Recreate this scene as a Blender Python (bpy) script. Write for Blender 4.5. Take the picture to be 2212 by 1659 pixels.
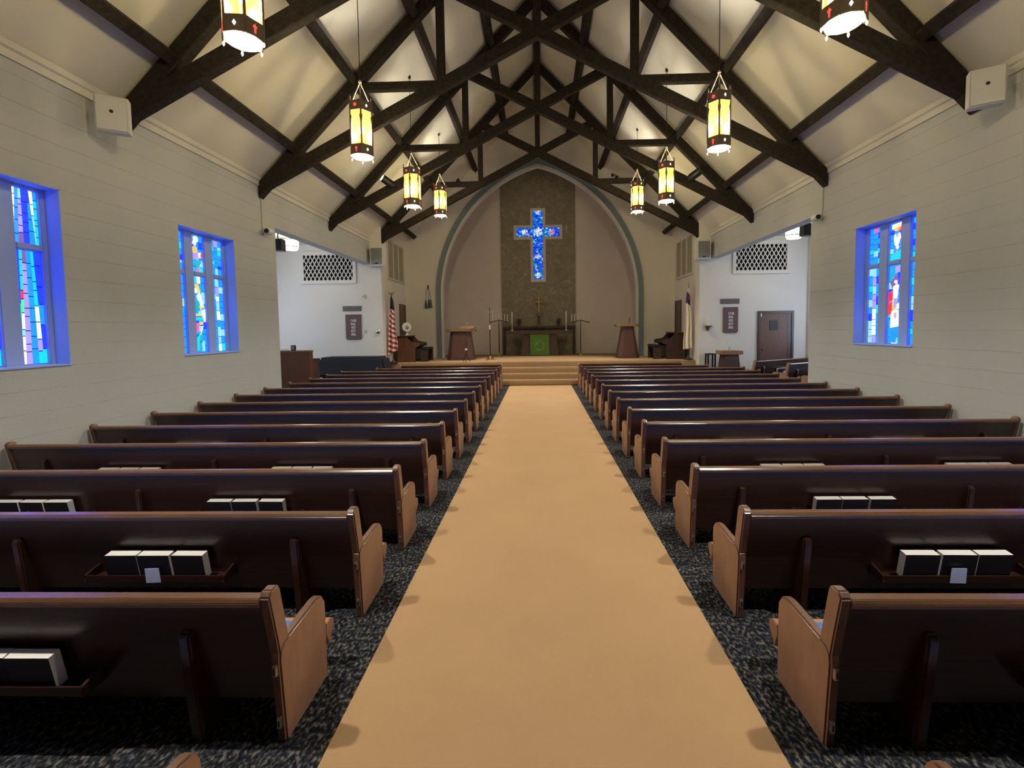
import bpy, bmesh, math, random
from mathutils import Vector, Matrix
random.seed(7)
PI = math.pi
for o in list(bpy.data.objects): bpy.data.objects.remove(o, do_unlink=True)
scene = bpy.context.scene
COL = scene.collection

# ------------------------------------------------------------------ camera, world, exposure
CAM = Vector((-.04, 0.0, 2.05))
F, PITCH, YAW, ROLL, PPX, PPY = 1000.0, .0572, -.026, .0135, 1138.2, 767.0
_f = Vector((math.sin(YAW)*math.cos(PITCH), math.cos(YAW)*math.cos(PITCH), -math.sin(PITCH)))
_r = Vector((math.cos(YAW), -math.sin(YAW), 0)); _d = _f.cross(_r)
RIGHT = _r*math.cos(ROLL)+_d*math.sin(ROLL); DOWN = _d*math.cos(ROLL)-_r*math.sin(ROLL)
cd = bpy.data.cameras.new('camera'); cam = bpy.data.objects.new('camera', cd); COL.objects.link(cam)
cd.sensor_width = 36; cd.lens = 36*F/2212
cd.shift_x = (1106-PPX)/2212; cd.shift_y = (PPY-829.5)/2212
cd.clip_start = .05; cd.clip_end = 200
rot = Matrix((RIGHT, -DOWN, -_f)).transposed()
cam.matrix_world = Matrix.Translation(CAM) @ rot.to_4x4()
scene.camera = cam
def at(x, y, Y):
    """photo pixel -> point on the plane at depth Y"""
    r = RIGHT*((x-PPX)/F)+DOWN*((y-PPY)/F)+_f
    return CAM+r*(Y/r.y)
w = bpy.data.worlds.new('world'); scene.world = w; w.use_nodes = True
w.node_tree.nodes['Background'].inputs[0].default_value = (.55, .65, .85, 1)
w.node_tree.nodes['Background'].inputs[1].default_value = .6
scene.view_settings.view_transform = 'Standard'; scene.view_settings.look = 'None'
scene.view_settings.gamma = 1; scene.view_settings.use_curve_mapping = False
scene.view_settings.exposure = 0.75
GABLE_W = 750.0
LANTERN_W, SPOT_W, DISC_E, GLASS_E, TRANSEPT_E = 335.0, 460.0, 12.0, .68, 3.2

# ------------------------------------------------------------------ materials
MAT = {}
def new_mat(name):
    m = bpy.data.materials.new(name); m.use_nodes = True; MAT[name] = m
    return m, m.node_tree.nodes, m.node_tree.links, m.node_tree.nodes['Principled BSDF']
def plain(name, col, rough=.6, metal=0., spec=.5, bump=0., bscale=60, var=0., vscale=4, coat=0.):
    m, n, l, p = new_mat(name)
    p.inputs['Base Color'].default_value = (*col, 1); p.inputs['Roughness'].default_value = rough
    p.inputs['Metallic'].default_value = metal; p.inputs['Specular IOR Level'].default_value = spec
    p.inputs['Coat Weight'].default_value = coat; p.inputs['Coat Roughness'].default_value = .15
    tc = n.new('ShaderNodeTexCoord')
    if var:
        t = n.new('ShaderNodeTexNoise'); t.inputs['Scale'].default_value = vscale; t.inputs['Detail'].default_value = 6
        r = n.new('ShaderNodeMix'); r.data_type = 'RGBA'
        r.inputs['A'].default_value = (*[c*(1-var) for c in col], 1); r.inputs['B'].default_value = (*[min(1, c*(1+var)) for c in col], 1)
        l.new(tc.outputs['Object'], t.inputs['Vector']); l.new(t.outputs['Fac'], r.inputs['Factor']); l.new(r.outputs['Result'], p.inputs['Base Color'])
    if bump:
        t = n.new('ShaderNodeTexNoise'); t.inputs['Scale'].default_value = bscale; t.inputs['Detail'].default_value = 4
        b = n.new('ShaderNodeBump'); b.inputs['Strength'].default_value = bump; b.inputs['Distance'].default_value = .01
        l.new(tc.outputs['Object'], t.inputs['Vector']); l.new(t.outputs['Fac'], b.inputs['Height']); l.new(b.outputs['Normal'], p.inputs['Normal'])
    return m
def wood(name, c1, c2, rough=.35, stretch=(3, 30, 30), scale=2.0, coat=.3, spec=.5):
    m, n, l, p = new_mat(name)
    tc = n.new('ShaderNodeTexCoord'); mp = n.new('ShaderNodeMapping'); mp.inputs['Scale'].default_value = stretch
    t = n.new('ShaderNodeTexNoise'); t.inputs['Scale'].default_value = scale; t.inputs['Detail'].default_value = 8; t.inputs['Roughness'].default_value = .65
    r = n.new('ShaderNodeValToRGB'); r.color_ramp.elements[0].position = .3; r.color_ramp.elements[1].position = .72
    r.color_ramp.elements[0].color = (*c1, 1); r.color_ramp.elements[1].color = (*c2, 1)
    l.new(tc.outputs['Object'], mp.inputs[0]); l.new(mp.outputs[0], t.inputs['Vector']); l.new(t.outputs['Fac'], r.inputs[0]); l.new(r.outputs[0], p.inputs['Base Color'])
    p.inputs['Roughness'].default_value = rough; p.inputs['Coat Weight'].default_value = coat; p.inputs['Coat Roughness'].default_value = .2
    p.inputs['Specular IOR Level'].default_value = spec
    b = n.new('ShaderNodeBump'); b.inputs['Strength'].default_value = .06; b.inputs['Distance'].default_value = .004
    l.new(t.outputs['Fac'], b.inputs['Height']); l.new(b.outputs['Normal'], p.inputs['Normal'])
    return m
def glow(name, col, e, var=.0, vscale=8):
    m, n, l, p = new_mat(name)
    p.inputs['Base Color'].default_value = (*[c*.3 for c in col], 1); p.inputs['Roughness'].default_value = .25
    p.inputs['Emission Color'].default_value = (*col, 1); p.inputs['Emission Strength'].default_value = e
    if var:
        tc = n.new('ShaderNodeTexCoord'); t = n.new('ShaderNodeTexNoise'); t.inputs['Scale'].default_value = vscale
        r = n.new('ShaderNodeMapRange'); r.inputs['To Min'].default_value = e*(1-var); r.inputs['To Max'].default_value = e*(1+var)
        l.new(tc.outputs['Object'], t.inputs['Vector']); l.new(t.outputs['Fac'], r.inputs['Value']); l.new(r.outputs[0], p.inputs['Emission Strength'])
    return m
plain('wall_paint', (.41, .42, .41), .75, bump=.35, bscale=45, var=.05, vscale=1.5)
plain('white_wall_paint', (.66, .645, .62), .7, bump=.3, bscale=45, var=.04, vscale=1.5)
plain('chancel_paint', (.66, .62, .56), .75, bump=.25, bscale=45, var=.05, vscale=1.5)
plain('apse_paint', (.66, .60, .58), .8, bump=.25, bscale=50, var=.06, vscale=2)
plain('ceiling_paint', (.61, .575, .475), .8, bump=.1, bscale=20, var=.06, vscale=.9)
plain('trim_paint', (.55, .52, .46), .6)
plain('reveal_blue_glow', (.30, .40, .78), .6, bump=.15, bscale=30)  # blue light of the stained glass put into the base colour
plain('blue_trim', (.17, .215, .25), .6, bump=.1)
plain('pale_bead', (.55, .55, .52), .6)
wood('timber', (.010, .007, .005), (.040, .030, .022), .75, (2, 2, 2), 6, coat=0, spec=.2)
wood('pew_wood', (.026, .0092, .0062), (.052, .0195, .012), .34, (1.2, 25, 25), 2.2, coat=.35)
wood('pew_rail_wood', (.085, .038, .019), (.15, .068, .034), .24, (1.2, 25, 25), 2.2, coat=.5)
wood('pew_end_wood', (.28, .148, .09), (.40, .222, .138), .42, (30, 4, 2), 1.6, coat=.15)
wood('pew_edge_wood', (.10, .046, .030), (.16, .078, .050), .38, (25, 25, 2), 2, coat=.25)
wood('brown_wood', (.075, .030, .014), (.15, .062, .030), .45, (20, 20, 1.5), 2, coat=.1)
wood('dark_wood', (.028, .013, .009), (.06, .028, .018), .4, (20, 20, 1.5), 2, coat=.2)
wood('altar_wood', (.048, .024, .022), (.085, .043, .038), .5, (2, 20, 20), 2, coat=.1)
wood('pulpit_wood', (.070, .027, .022), (.125, .052, .042), .5, (20, 20, 1.5), 2, coat=.1)
wood('tan_wood', (.22, .11, .05), (.33, .18, .085), .45, (2, 20, 20), 2, coat=.1)
plain('runner_carpet', (.40, .258, .145), .95, bump=.6, bscale=260, var=.10, vscale=1.4, spec=.1)
plain('step_carpet', (.36, .235, .135), .95, bump=.6, bscale=260, var=.10, vscale=1.4, spec=.1)
m, n, l, p = new_mat('dark_carpet')
tc = n.new('ShaderNodeTexCoord'); mp = n.new('ShaderNodeMapping'); mp.inputs['Scale'].default_value = (1, .62, 1)
t = n.new('ShaderNodeTexNoise'); t.inputs['Scale'].default_value = 50; t.inputs['Detail'].default_value = 3
t2 = n.new('ShaderNodeTexNoise'); t2.inputs['Scale'].default_value = 17; t2.inputs['Detail'].default_value = 2
r = n.new('ShaderNodeValToRGB'); e = r.color_ramp.elements
e[0].position = .42; e[0].color = (.012, .013, .017, 1); e[1].position = .66; e[1].color = (.21, .19, .17, 1)
x = e.new(.50); x.color = (.030, .034, .045, 1); x = e.new(.575); x.color = (.085, .085, .09, 1)
r2 = n.new('ShaderNodeMix'); r2.data_type = 'RGBA'; r2.blend_type = 'MULTIPLY'; r2.inputs['Factor'].default_value = .6
r3 = n.new('ShaderNodeValToRGB'); r3.color_ramp.elements[0].color = (.42, .5, .72, 1); r3.color_ramp.elements[1].color = (1, .95, .8, 1)
r3.color_ramp.elements[0].position = .38; r3.color_ramp.elements[1].position = .62
l.new(tc.outputs['Object'], mp.inputs[0]); l.new(mp.outputs[0], t.inputs['Vector']); l.new(mp.outputs[0], t2.inputs['Vector'])
l.new(t.outputs['Fac'], r.inputs[0]); l.new(t2.outputs['Fac'], r3.inputs[0]); l.new(r.outputs[0], r2.inputs['A']); l.new(r3.outputs[0], r2.inputs['B'])
l.new(r2.outputs['Result'], p.inputs['Base Color']); p.inputs['Roughness'].default_value = .97; p.inputs['Specular IOR Level'].default_value = .1
m, n, l, p = new_mat('stone')
tc = n.new('ShaderNodeTexCoord'); t = n.new('ShaderNodeTexNoise'); t.inputs['Scale'].default_value = 3.2; t.inputs['Detail'].default_value = 9; t.inputs['Roughness'].default_value = .7; t.inputs['Distortion'].default_value = 1.4
r = n.new('ShaderNodeValToRGB'); e = r.color_ramp.elements; e[0].position = .33; e[0].color = (.18, .155, .115, 1); e[1].position = .72; e[1].color = (.42, .38, .30, 1)
x = e.new(.55); x.color = (.25, .22, .165, 1)
l.new(tc.outputs['Object'], t.inputs['Vector']); l.new(t.outputs['Fac'], r.inputs[0]); l.new(r.outputs[0], p.inputs['Base Color']); p.inputs['Roughness'].default_value = .6
b = n.new('ShaderNodeBump'); b.inputs['Strength'].default_value = .3; b.inputs['Distance'].default_value = .02; l.new(t.outputs['Fac'], b.inputs['Height']); l.new(b.outputs['Normal'], p.inputs['Normal'])
plain('black', (.008, .008, .009), .45); plain('black_cloth', (.004, .0055, .014), .8, bump=.3, bscale=30, var=.5, vscale=2)
plain('void', (.004, .003, .003), .95, spec=.1)
plain('white_plastic', (.62, .62, .60), .45); plain('grey_grille', (.22, .22, .21), .8, bump=.3, bscale=200)
plain('lantern_metal', (.16, .115, .07), .55, metal=.3); plain('chain_metal', (.55, .45, .28), .5, metal=.3); plain('brass', (.55, .38, .14), .28, metal=1); plain('pale_metal', (.65, .63, .58), .3, metal=1)
plain('bronze', (.075, .052, .032), .5, metal=.6); plain('wax', (.78, .75, .68), .5)
plain('paper', (.85, .84, .84), .8); plain('card_paper', (.50, .60, .98), .7, var=.12, vscale=30); plain('book_cover', (.010, .009, .014), .4)
plain('cushion', (.045, .16, .52), .85, bump=.2, bscale=80)
plain('green_cloth', (.085, .20, .035), .8, var=.1, vscale=8); plain('gold_thread', (.62, .60, .28), .6)
plain('flag_red', (.42, .045, .06), .8); plain('flag_white', (.80, .70, .66), .8); plain('flag_navy', (.008, .009, .028), .8)
plain('flag_cream', (.80, .72, .60), .8); plain('flag_blue', (.045, .035, .16), .8)
plain('hymn_board', (.115, .068, .080), .6); plain('plaque', (.115, .105, .095), .5, var=.2, vscale=12); plain('number_white', (.85, .84, .84), .6)
plain('organ_fabric', (.31, .275, .195), .9, bump=.3, bscale=90); plain('tassel_blue', (.06, .085, .105), .8); plain('cord_gold', (.20, .15, .05), .7)
plain('lead', (.008, .009, .014), .6); plain('glass_bottle', (.35, .40, .48), .15)
def lantern_glass(name, col, dim=.17, tint=(1, .95, .77)):
    m = bpy.data.materials.new(name); m.use_nodes = True; n = m.node_tree.nodes; l = m.node_tree.links; n.clear(); MAT[name] = m
    o = n.new('ShaderNodeOutputMaterial'); tr = n.new('ShaderNodeBsdfTransparent'); tr.inputs[0].default_value = (*tint, 1)
    tl = n.new('ShaderNodeBsdfTranslucent'); tl.inputs[0].default_value = (*[c*dim for c in col], 1); mx = n.new('ShaderNodeMixShader'); mx.inputs[0].default_value = .40
    gl = n.new('ShaderNodeBsdfGlossy'); gl.inputs['Roughness'].default_value = .3; mx2 = n.new('ShaderNodeMixShader'); mx2.inputs[0].default_value = .05
    l.new(tr.outputs[0], mx.inputs[1]); l.new(tl.outputs[0], mx.inputs[2]); l.new(mx.outputs[0], mx2.inputs[1]); l.new(gl.outputs[0], mx2.inputs[2]); l.new(mx2.outputs[0], o.inputs[0])
lantern_glass('amber_glass', (.98, .70, .12), .11)
glow('lantern_diffuser', (1, .93, .78), DISC_E); glow('bulb', (1, .88, .6), 14); glow('fixture_glass', (1, .95, .80), 9); glow('spot_lens', (1, .95, .85), 8)
PAL = dict(deep=(.004, .012, .85), blue=(.005, .10, .85), mid=(.01, .17, .75), cyan=(.01, .55, .80), sky=(.25, .62, .95), lav=(.42, .33, .92), white=(.88, .95, 1), pink=(1, .12, .42), red=(1, .04, .06), orange=(1, .52, .10), green=(.10, .75, .35), teal=(.01, .38, .50), plum=(.20, .10, .32), purple=(.16, .03, .75), cream=(1, .93, .80))
for k, c in PAL.items(): glow('glass_'+k, c, GLASS_E*{'deep': 5, 'blue': 3.2, 'mid': 1.8, 'purple': 3, 'lav': .9, 'cyan': 1.1}.get(k, 1.05), .25, 7)
for k, c in PAL.items(): glow('mosaic_'+k, c, {'deep': .62, 'blue': .55, 'mid': .45, 'cyan': .32, 'white': .55}.get(k, .45), .45, 9)
glow('sky_glass', (.70, .80, 1.0), TRANSEPT_E)

# ------------------------------------------------------------------ mesh helpers
class G:
    def __init__(s): s.v = []; s.f = []; s.mi = []; s.cur = 0
    def add(s, vs, fs):
        k = len(s.v); s.v += [tuple(q) for q in vs]; s.f += [tuple(i+k for i in f) for f in fs]; s.mi += [s.cur]*len(fs); return s
    def box(s, x0, x1, y0, y1, z0, z1):
        return s.add([(x0, y0, z0), (x1, y0, z0), (x1, y1, z0), (x0, y1, z0), (x0, y0, z1), (x1, y0, z1), (x1, y1, z1), (x0, y1, z1)],
                     [(0, 3, 2, 1), (4, 5, 6, 7), (0, 1, 5, 4), (1, 2, 6, 5), (2, 3, 7, 6), (3, 0, 4, 7)])
    def prism(s, poly, a0, a1, axis='x'):
        """2D polygon extruded along an axis: x:(y,z)  y:(x,z)  z:(x,y)"""
        f = {'x': lambda p, a: (a, p[0], p[1]), 'y': lambda p, a: (p[0], a, p[1]), 'z': lambda p, a: (p[0], p[1], a)}[axis]
        k = len(poly)
        return s.add([f(p, a0) for p in poly]+[f(p, a1) for p in poly], [tuple(range(k)), tuple(range(2*k-1, k-1, -1))]+[(i, (i+1) % k, k+(i+1) % k, k+i) for i in range(k)])
    def bar(s, p0, p1, wd, hg, up=(0, 0, 1)):
        p0 = Vector(p0); p1 = Vector(p1); d = (p1-p0).normalized(); u = Vector(up); a = d.cross(u).normalized(); b = a.cross(d).normalized()
        vs = [p+a*i*wd/2+b*j*hg/2 for p in (p0, p1) for i, j in ((-1, -1), (1, -1), (1, 1), (-1, 1))]
        return s.add(vs, [(0, 1, 2, 3), (7, 6, 5, 4), (0, 4, 5, 1), (1, 5, 6, 2), (2, 6, 7, 3), (3, 7, 4, 0)])
    def tube(s, pts, r, n=8):
        pts = [Vector(q) for q in pts]; k = len(pts); vs = []; rr = r if isinstance(r, (list, tuple)) else [r]*k
        for i, q in enumerate(pts):
            d = (pts[min(i+1, k-1)]-pts[max(i-1, 0)]).normalized(); u = Vector((0, 0, 1)) if abs(d.z) < .9 else Vector((1, 0, 0))
            a = d.cross(u).normalized(); b = a.cross(d)
            vs += [q+(a*math.cos(2*PI*j/n)+b*math.sin(2*PI*j/n))*rr[i] for j in range(n)]
        fs = [(i*n+j, i*n+(j+1) % n, (i+1)*n+(j+1) % n, (i+1)*n+j) for i in range(k-1) for j in range(n)]
        return s.add(vs, fs+[tuple(range(n)), tuple(range((k-1)*n, k*n))])
    def lathe(s, prof, c=(0, 0, 0), n=16, rot=0):
        vs = [(c[0]+r*math.cos(2*PI*j/n+rot), c[1]+r*math.sin(2*PI*j/n+rot), c[2]+z) for r, z in prof for j in range(n)]; k = len(prof)
        return s.add(vs, [(i*n+j, i*n+(j+1) % n, (i+1)*n+(j+1) % n, (i+1)*n+j) for i in range(k-1) for j in range(n)]+[tuple(range(n)), tuple(range((k-1)*n, k*n))])
    def mesh(s, name, mats, bevel=0, seg=2, smooth=True, edge=None):
        me = bpy.data.meshes.new(name); me.from_pydata(s.v, [], s.f)
        mats = mats if isinstance(mats, (list, tuple)) else [mats]
        for q in mats: me.materials.append(MAT[q])
        for i, pl in enumerate(me.polygons): pl.material_index = s.mi[i]
        bm = bmesh.new(); bm.from_mesh(me); bmesh.ops.recalc_face_normals(bm, faces=bm.faces)
        if bevel:
            ed = [q for q in bm.edges if len(q.link_faces) == 2 and q.calc_face_angle(0) > .5]
            bmesh.ops.bevel(bm, geom=ed, offset=bevel, segments=seg, affect='EDGES', clamp_overlap=True)
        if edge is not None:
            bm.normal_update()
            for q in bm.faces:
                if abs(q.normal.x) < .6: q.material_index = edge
        bm.to_mesh(me); bm.free()
        if smooth:
            for pl in me.polygons: pl.use_smooth = True
            me.set_sharp_from_angle(angle=.6)
        return me
    def obj(s, name, mats, parent=None, loc=(0, 0, 0), bevel=0, seg=2, smooth=True):
        return link(name, s.mesh(name, mats, bevel, seg, smooth), parent, loc)
def link(name, me, parent=None, loc=(0, 0, 0)):
    o = bpy.data.objects.new(name, me); COL.objects.link(o); o.location = loc
    if parent: o.parent = parent
    return o
def tag(o, label, cat, group=None, kind=None):
    o['label'] = label; o['category'] = cat
    if group: o['group'] = group
    if kind: o['kind'] = kind
    return o
def thing(name, label, cat, loc=(0, 0, 0), rz=0, group=None, kind=None):
    o = bpy.data.objects.new(name, None); COL.objects.link(o); o.location = loc; o.rotation_euler = (0, 0, rz); o.empty_display_size = .1
    return tag(o, label, cat, group, kind)
def dup(root, parent=None):
    c = root.copy(); COL.objects.link(c)
    if parent: c.parent = parent
    for ch in list(root.children): dup(ch, c)
    return c
def struct(o, label, cat='wall'): return tag(o, label, cat, kind='structure')
ORD = ['', 'first', 'second', 'third', 'fourth', 'fifth', 'sixth', 'seventh', 'eighth', 'ninth', 'tenth', 'eleventh', 'twelfth', 'thirteenth', 'fourteenth', 'fifteenth', 'sixteenth']
SIDE = {-1: 'covered-piano side', 1: 'font side'}

# ------------------------------------------------------------------ main dimensions
WX = 6.23; WT = .30; YB = -5.2; YJ = 10.92; YT = 17.1; CHX = 5.83; YA = 20.2; YAP = 22.6; HZ = 4.5
ZP = .80; ZT = .16; TXE = 10.8; TCZ = 5.25
ROOF, SL = 11.82, 1.02
def roof(x): return ROOF-SL*abs(x)
WTOP = roof(WX)

# ------------------------------------------------------------------ setting
struct(G().box(-WX-WT, WX+WT, YB-.3, YT+3.4, -.2, 0).obj('floor', 'dark_carpet'), 'dark speckled navy and grey carpet under the pews', 'floor')
tag(G().prism([(-1.10, YB+.3), (1.10, YB+.3), (1.10, 16.48), (-1.10, 16.48)], .001, .012, 'z').obj('aisle_runner', 'runner_carpet'), 'tan carpet runner down the centre aisle to the steps', 'carpet')
# roof slopes
for s, nm in ((-1, 'ceiling_left'), (1, 'ceiling_right')):
    g = G(); xo = s*(WX+WT); g.prism([(0, ROOF), (xo, roof(xo)), (xo, roof(xo)+.12), (0, ROOF+.12)], YB-.3, YAP+.3, 'y')
    struct(g.obj(nm, 'ceiling_paint'), 'plain plaster roof slope above the '+('covered-piano side' if s < 0 else 'font side')+' pews', 'ceiling')
# nave side walls: backing with openings, and the painted block courses laid on it
WIN = [(1.03, 2.51), (4.48, 5.96), (7.93, 9.41)]; WZ0, WZ1 = 1.65, 3.93
ZC = [.275*i for i in range(7)]+[1.65+.285*i for i in range(1, 9)]+[4.215, HZ, 4.82, 5.14, WTOP-.02]
ZC[14] = WZ1
for s, nm in ((-1, 'wall_left'), (1, 'wall_right')):
    xi, xo = s*(WX+.012), s*(WX+WT); X0, X1 = min(xi, xo), max(xi, xo)
    g = G(); g.box(X0, X1, YB, YJ, 0, WZ0); ys = YB
    for a, b in WIN: g.box(X0, X1, ys, a, WZ0, WZ1); ys = b
    g.box(X0, X1, ys, YJ, WZ0, WZ1); g.box(X0, X1, YB, YJ, WZ1, HZ); g.box(X0, X1, YB, YT, HZ, WTOP+.02)
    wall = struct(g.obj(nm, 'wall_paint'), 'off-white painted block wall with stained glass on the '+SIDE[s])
    for i in range(len(ZC)-1):
        z0, z1 = ZC[i], ZC[i+1]; iv = [(YB, YT if z0 >= HZ-.01 else YJ)]
        if z0 >= WZ0-.01 and z1 <= WZ1+.01:
            iv = []; ys = YB
            for a, b in WIN: iv.append((ys, a)); ys = b
            iv.append((ys, YJ))
        for a, b in iv:
            x0, x1 = sorted((s*WX, xi))
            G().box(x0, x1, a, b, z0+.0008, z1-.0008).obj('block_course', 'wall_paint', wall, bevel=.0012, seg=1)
    # wall top trim
    g = G(); x = s*WX
    g.prism([(x, WTOP-.17), (x-s*.03, WTOP-.17), (x-s*.03, WTOP-.07), (x-s*.06, WTOP-.05), (x-s*.06, WTOP+.03), (x, WTOP-.01)], YB, YT-.02, 'y')
    struct(g.obj('trim_1' if s < 0 else 'trim_2', 'trim_paint'), 'stepped moulding where the roof meets the wall, '+SIDE[s], 'trim')
struct(G().prism([(-WX-.3, 0), (WX+.3, 0), (WX+.3, roof(WX+.3)), (0, ROOF), (-WX-.3, roof(WX+.3))], YB-.3, YB, 'y').obj('wall_back', 'wall_paint'), 'plain gable wall behind the last pews')
# transepts
for s in (-1, 1):
    sd = 'left' if s < 0 else 'right'; sn = SIDE[s]
    def bx(x0, x1, *r):
        a, b = sorted((s*x0, s*x1)); return G().box(a, b, *r)
    struct(bx(WX+.02, TXE, YJ-.5, YT, 0.001, ZT).obj('floor_transept_'+sd, 'dark_carpet'), 'raised dark carpet floor of the transept, '+sn, 'floor')
    struct(bx(CHX, TXE+.3, YT, YT+.3, 0, TCZ+.3 if False else 6.4).obj('wall_transept_'+sd, 'white_wall_paint'), 'white transept wall with hymn board, '+sn)
    struct(bx(WX+WT, TXE, YJ-.3, YJ, 0, TCZ).obj('wall_transept_near_'+sd, 'white_wall_paint'), 'transept wall backing onto the nave, '+sn)
    struct(bx(WX+WT, TXE+.3, YJ-.3, YT, TCZ, TCZ+.1).obj('ceiling_transept_'+sd, 'ceiling_paint'), 'flat transept ceiling with a drum light, '+sn, 'ceiling')
    g = G()
    def bx2(g, x0, x1, *r):
        a, b = sorted((s*x0, s*x1)); return g.box(a, b, *r)
    bx2(g, TXE, TXE+.3, YJ-.3, YT, 0, 1.2); bx2(g, TXE, TXE+.3, YJ-.3, YT, 3.6, TCZ); bx2(g, TXE, TXE+.3, YJ-.3, 12.2, 1.2, 3.6); bx2(g, TXE, TXE+.3, 15.8, YT, 1.2, 3.6)
    struct(g.obj('wall_transept_end_'+sd, 'white_wall_paint'), 'end wall of the transept with a wide window, '+sn)
    wn = thing('window_%d' % (7 if s < 0 else 8), 'wide daylight window in the transept end wall, '+sn, 'window', kind='structure')
    for i in range(4):
        a = 12.2+.9*i; bx(TXE+.10, TXE+.11, a+.03, a+.87, 1.23, 3.57).obj('pane', 'sky_glass', wn)
        bx(TXE+.08, TXE+.13, a-.03, a+.03, 1.2, 3.6).obj('mullion', 'white_plastic', wn)
    # chancel side wall
    struct(bx(CHX, CHX+.3, YT+.3, YA, 0, roof(CHX)+.05).obj('wall_chancel_'+sd, 'chancel_paint'), 'chancel side wall with an organ screen high up, '+sn)
    # pier in front of the chancel wall, above the opening
    if s > 0: struct(bx(9.72, 9.86, YT-.10, YT, ZT, TCZ).obj('trim_3', 'white_wall_paint'), 'narrow white pilaster beside the transept door', 'trim')
# chancel platform and steps
g = G(); st = .318
plat = thing('floor_chancel', 'raised chancel floor in tan carpet with wide front steps', 'floor', kind='structure')
G().box(-CHX, CHX, 17.46, YAP, 0, ZP).obj('platform', 'step_carpet', plat, bevel=.03, seg=3)
for i in range(3): G().box(-4.7, 4.7, 16.50+st*i, 17.50, 0, ZP/4*(i+1)).obj('step', 'step_carpet', plat, bevel=.035, seg=3)
# arch wall
AI, AO, ASP, CC = 4.2, 4.5, 3.5, 1.47
def arch_z(x, a):
    R = a+CC; return ASP+math.sqrt(max(0, R*R-(abs(x)+CC)**2))
def arch_pts(a, z0, n=28):
    pts = [(-a, z0), (-a, ASP)]
    th0 = math.acos(CC/(a+CC))
    left = [(CC-(a+CC)*math.cos(th0*i/n), ASP+(a+CC)*math.sin(th0*i/n)) for i in range(1, n+1)]
    pts += left; pts += [(-x, z) for x, z in reversed(left[:-1])]+[(a, ASP), (a, z0)]
    return pts
ap = arch_pts(AI, ZP); g = G(); Y0, Y1 = YA, YA+.3
def rz(x): return roof(x)+.02
cols = [(-CHX-.02, 0)]+[(-AI, 0)]
g.prism([(-CHX-.1, 0), (-AI, 0), (-AI, ASP), (-AI, rz(AI)), (-CHX-.1, rz(CHX+.1))], Y0, Y1, 'y'); g.prism([(CHX+.1, 0), (AI, 0), (AI, rz(AI)), (CHX+.1, rz(CHX+.1))], Y0, Y1, 'y')
for (x0, z0), (x1, z1) in zip(ap[1:-2], ap[2:-1]):
    if x1-x0 > 1e-4: g.prism([(x0, z0), (x1, z1), (x1, rz(x1)), (x0, rz(x0))], Y0, Y1, 'y')
struct(g.obj('wall_arch', 'chancel_paint', smooth=False), 'gable wall pierced by the tall pointed chancel arch')
tr = thing('trim_4', 'slate blue painted band around the chancel arch', 'trim', kind='structure')
def ring(a, b, y0, y1):
    P = arch_pts(a, ZP); Q = arch_pts(b, ZP); g = G()
    for i in range(len(P)-1): g.prism([P[i], P[i+1], Q[i+1], Q[i]], y0, y1, 'y')
    return g
ring(AI+.07, AO, YA-.05, YA-.001).obj('band', 'blue_trim', tr); ring(AI-.03, AI+.07, YA-.07, YA+.05).obj('bead', 'pale_bead', tr)
# apse
struct(G().box(-4.9, 4.9, YAP, YAP+.3, 0, 10.2).obj('wall_apse', 'apse_paint'), 'brown-grey back wall inside the chancel arch')
for s in (-1, 1):
    a, b = sorted((s*4.6, s*4.9)); struct(G().box(a, b, YA+.3, YAP, 0, 10.2).obj('wall_apse_'+('left' if s < 0 else 'right'), 'apse_paint'), 'side wall within the apse, '+SIDE[s])
struct(G().box(-4.9, 4.9, YA+.3, YAP+.3, 10.2, 10.3).obj('ceiling_apse', 'apse_paint'), 'flat ceiling over the apse', 'ceiling')
# stone panel with the cross window
cp = thing('window_9', 'blue mosaic glass cross set in a stone panel', 'window', kind='structure')
pl, pr, py = at(1083, 600, YAP-.06).x, at(1243, 600, YAP-.06).x, YAP-.06
G().box(pl, pr, py, YAP-.001, ZP, 10.1).obj('stone_panel', 'stone', cp)
cx = at(1162.3, 530, py).x; ct, cb = at(1162, 456, py).z, at(1162, 603.5, py).z; hw = .235; al = at(1115.6, 504, py).x-cx; ar = at(1208.4, 502, py).x-cx
hz0, hz1 = at(1162, 511.5, py).z, at(1162, 492.5, py).z
def cross_poly(d): return [(cx-hw-d, cb-d), (cx+hw+d, cb-d), (cx+hw+d, hz0-d), (cx+ar+d, hz0-d), (cx+ar+d, hz1+d), (cx+hw+d, hz1+d), (cx+hw+d, ct+d), (cx-hw-d, ct+d), (cx-hw-d, hz1+d), (cx+al-d, hz1+d), (cx+al-d, hz0-d), (cx-hw-d, hz0-d)]
G().prism(cross_poly(.13), py-.05, py, 'y').obj('cross_frame', 'apse_paint', cp); G().prism(cross_poly(.0), py-.056, py-.045, 'y').obj('lead_backing', 'lead', cp)
rg = random.Random(3); names = ['blue', 'mid', 'deep', 'sky', 'cyan', 'white', 'lav', 'pink']
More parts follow.
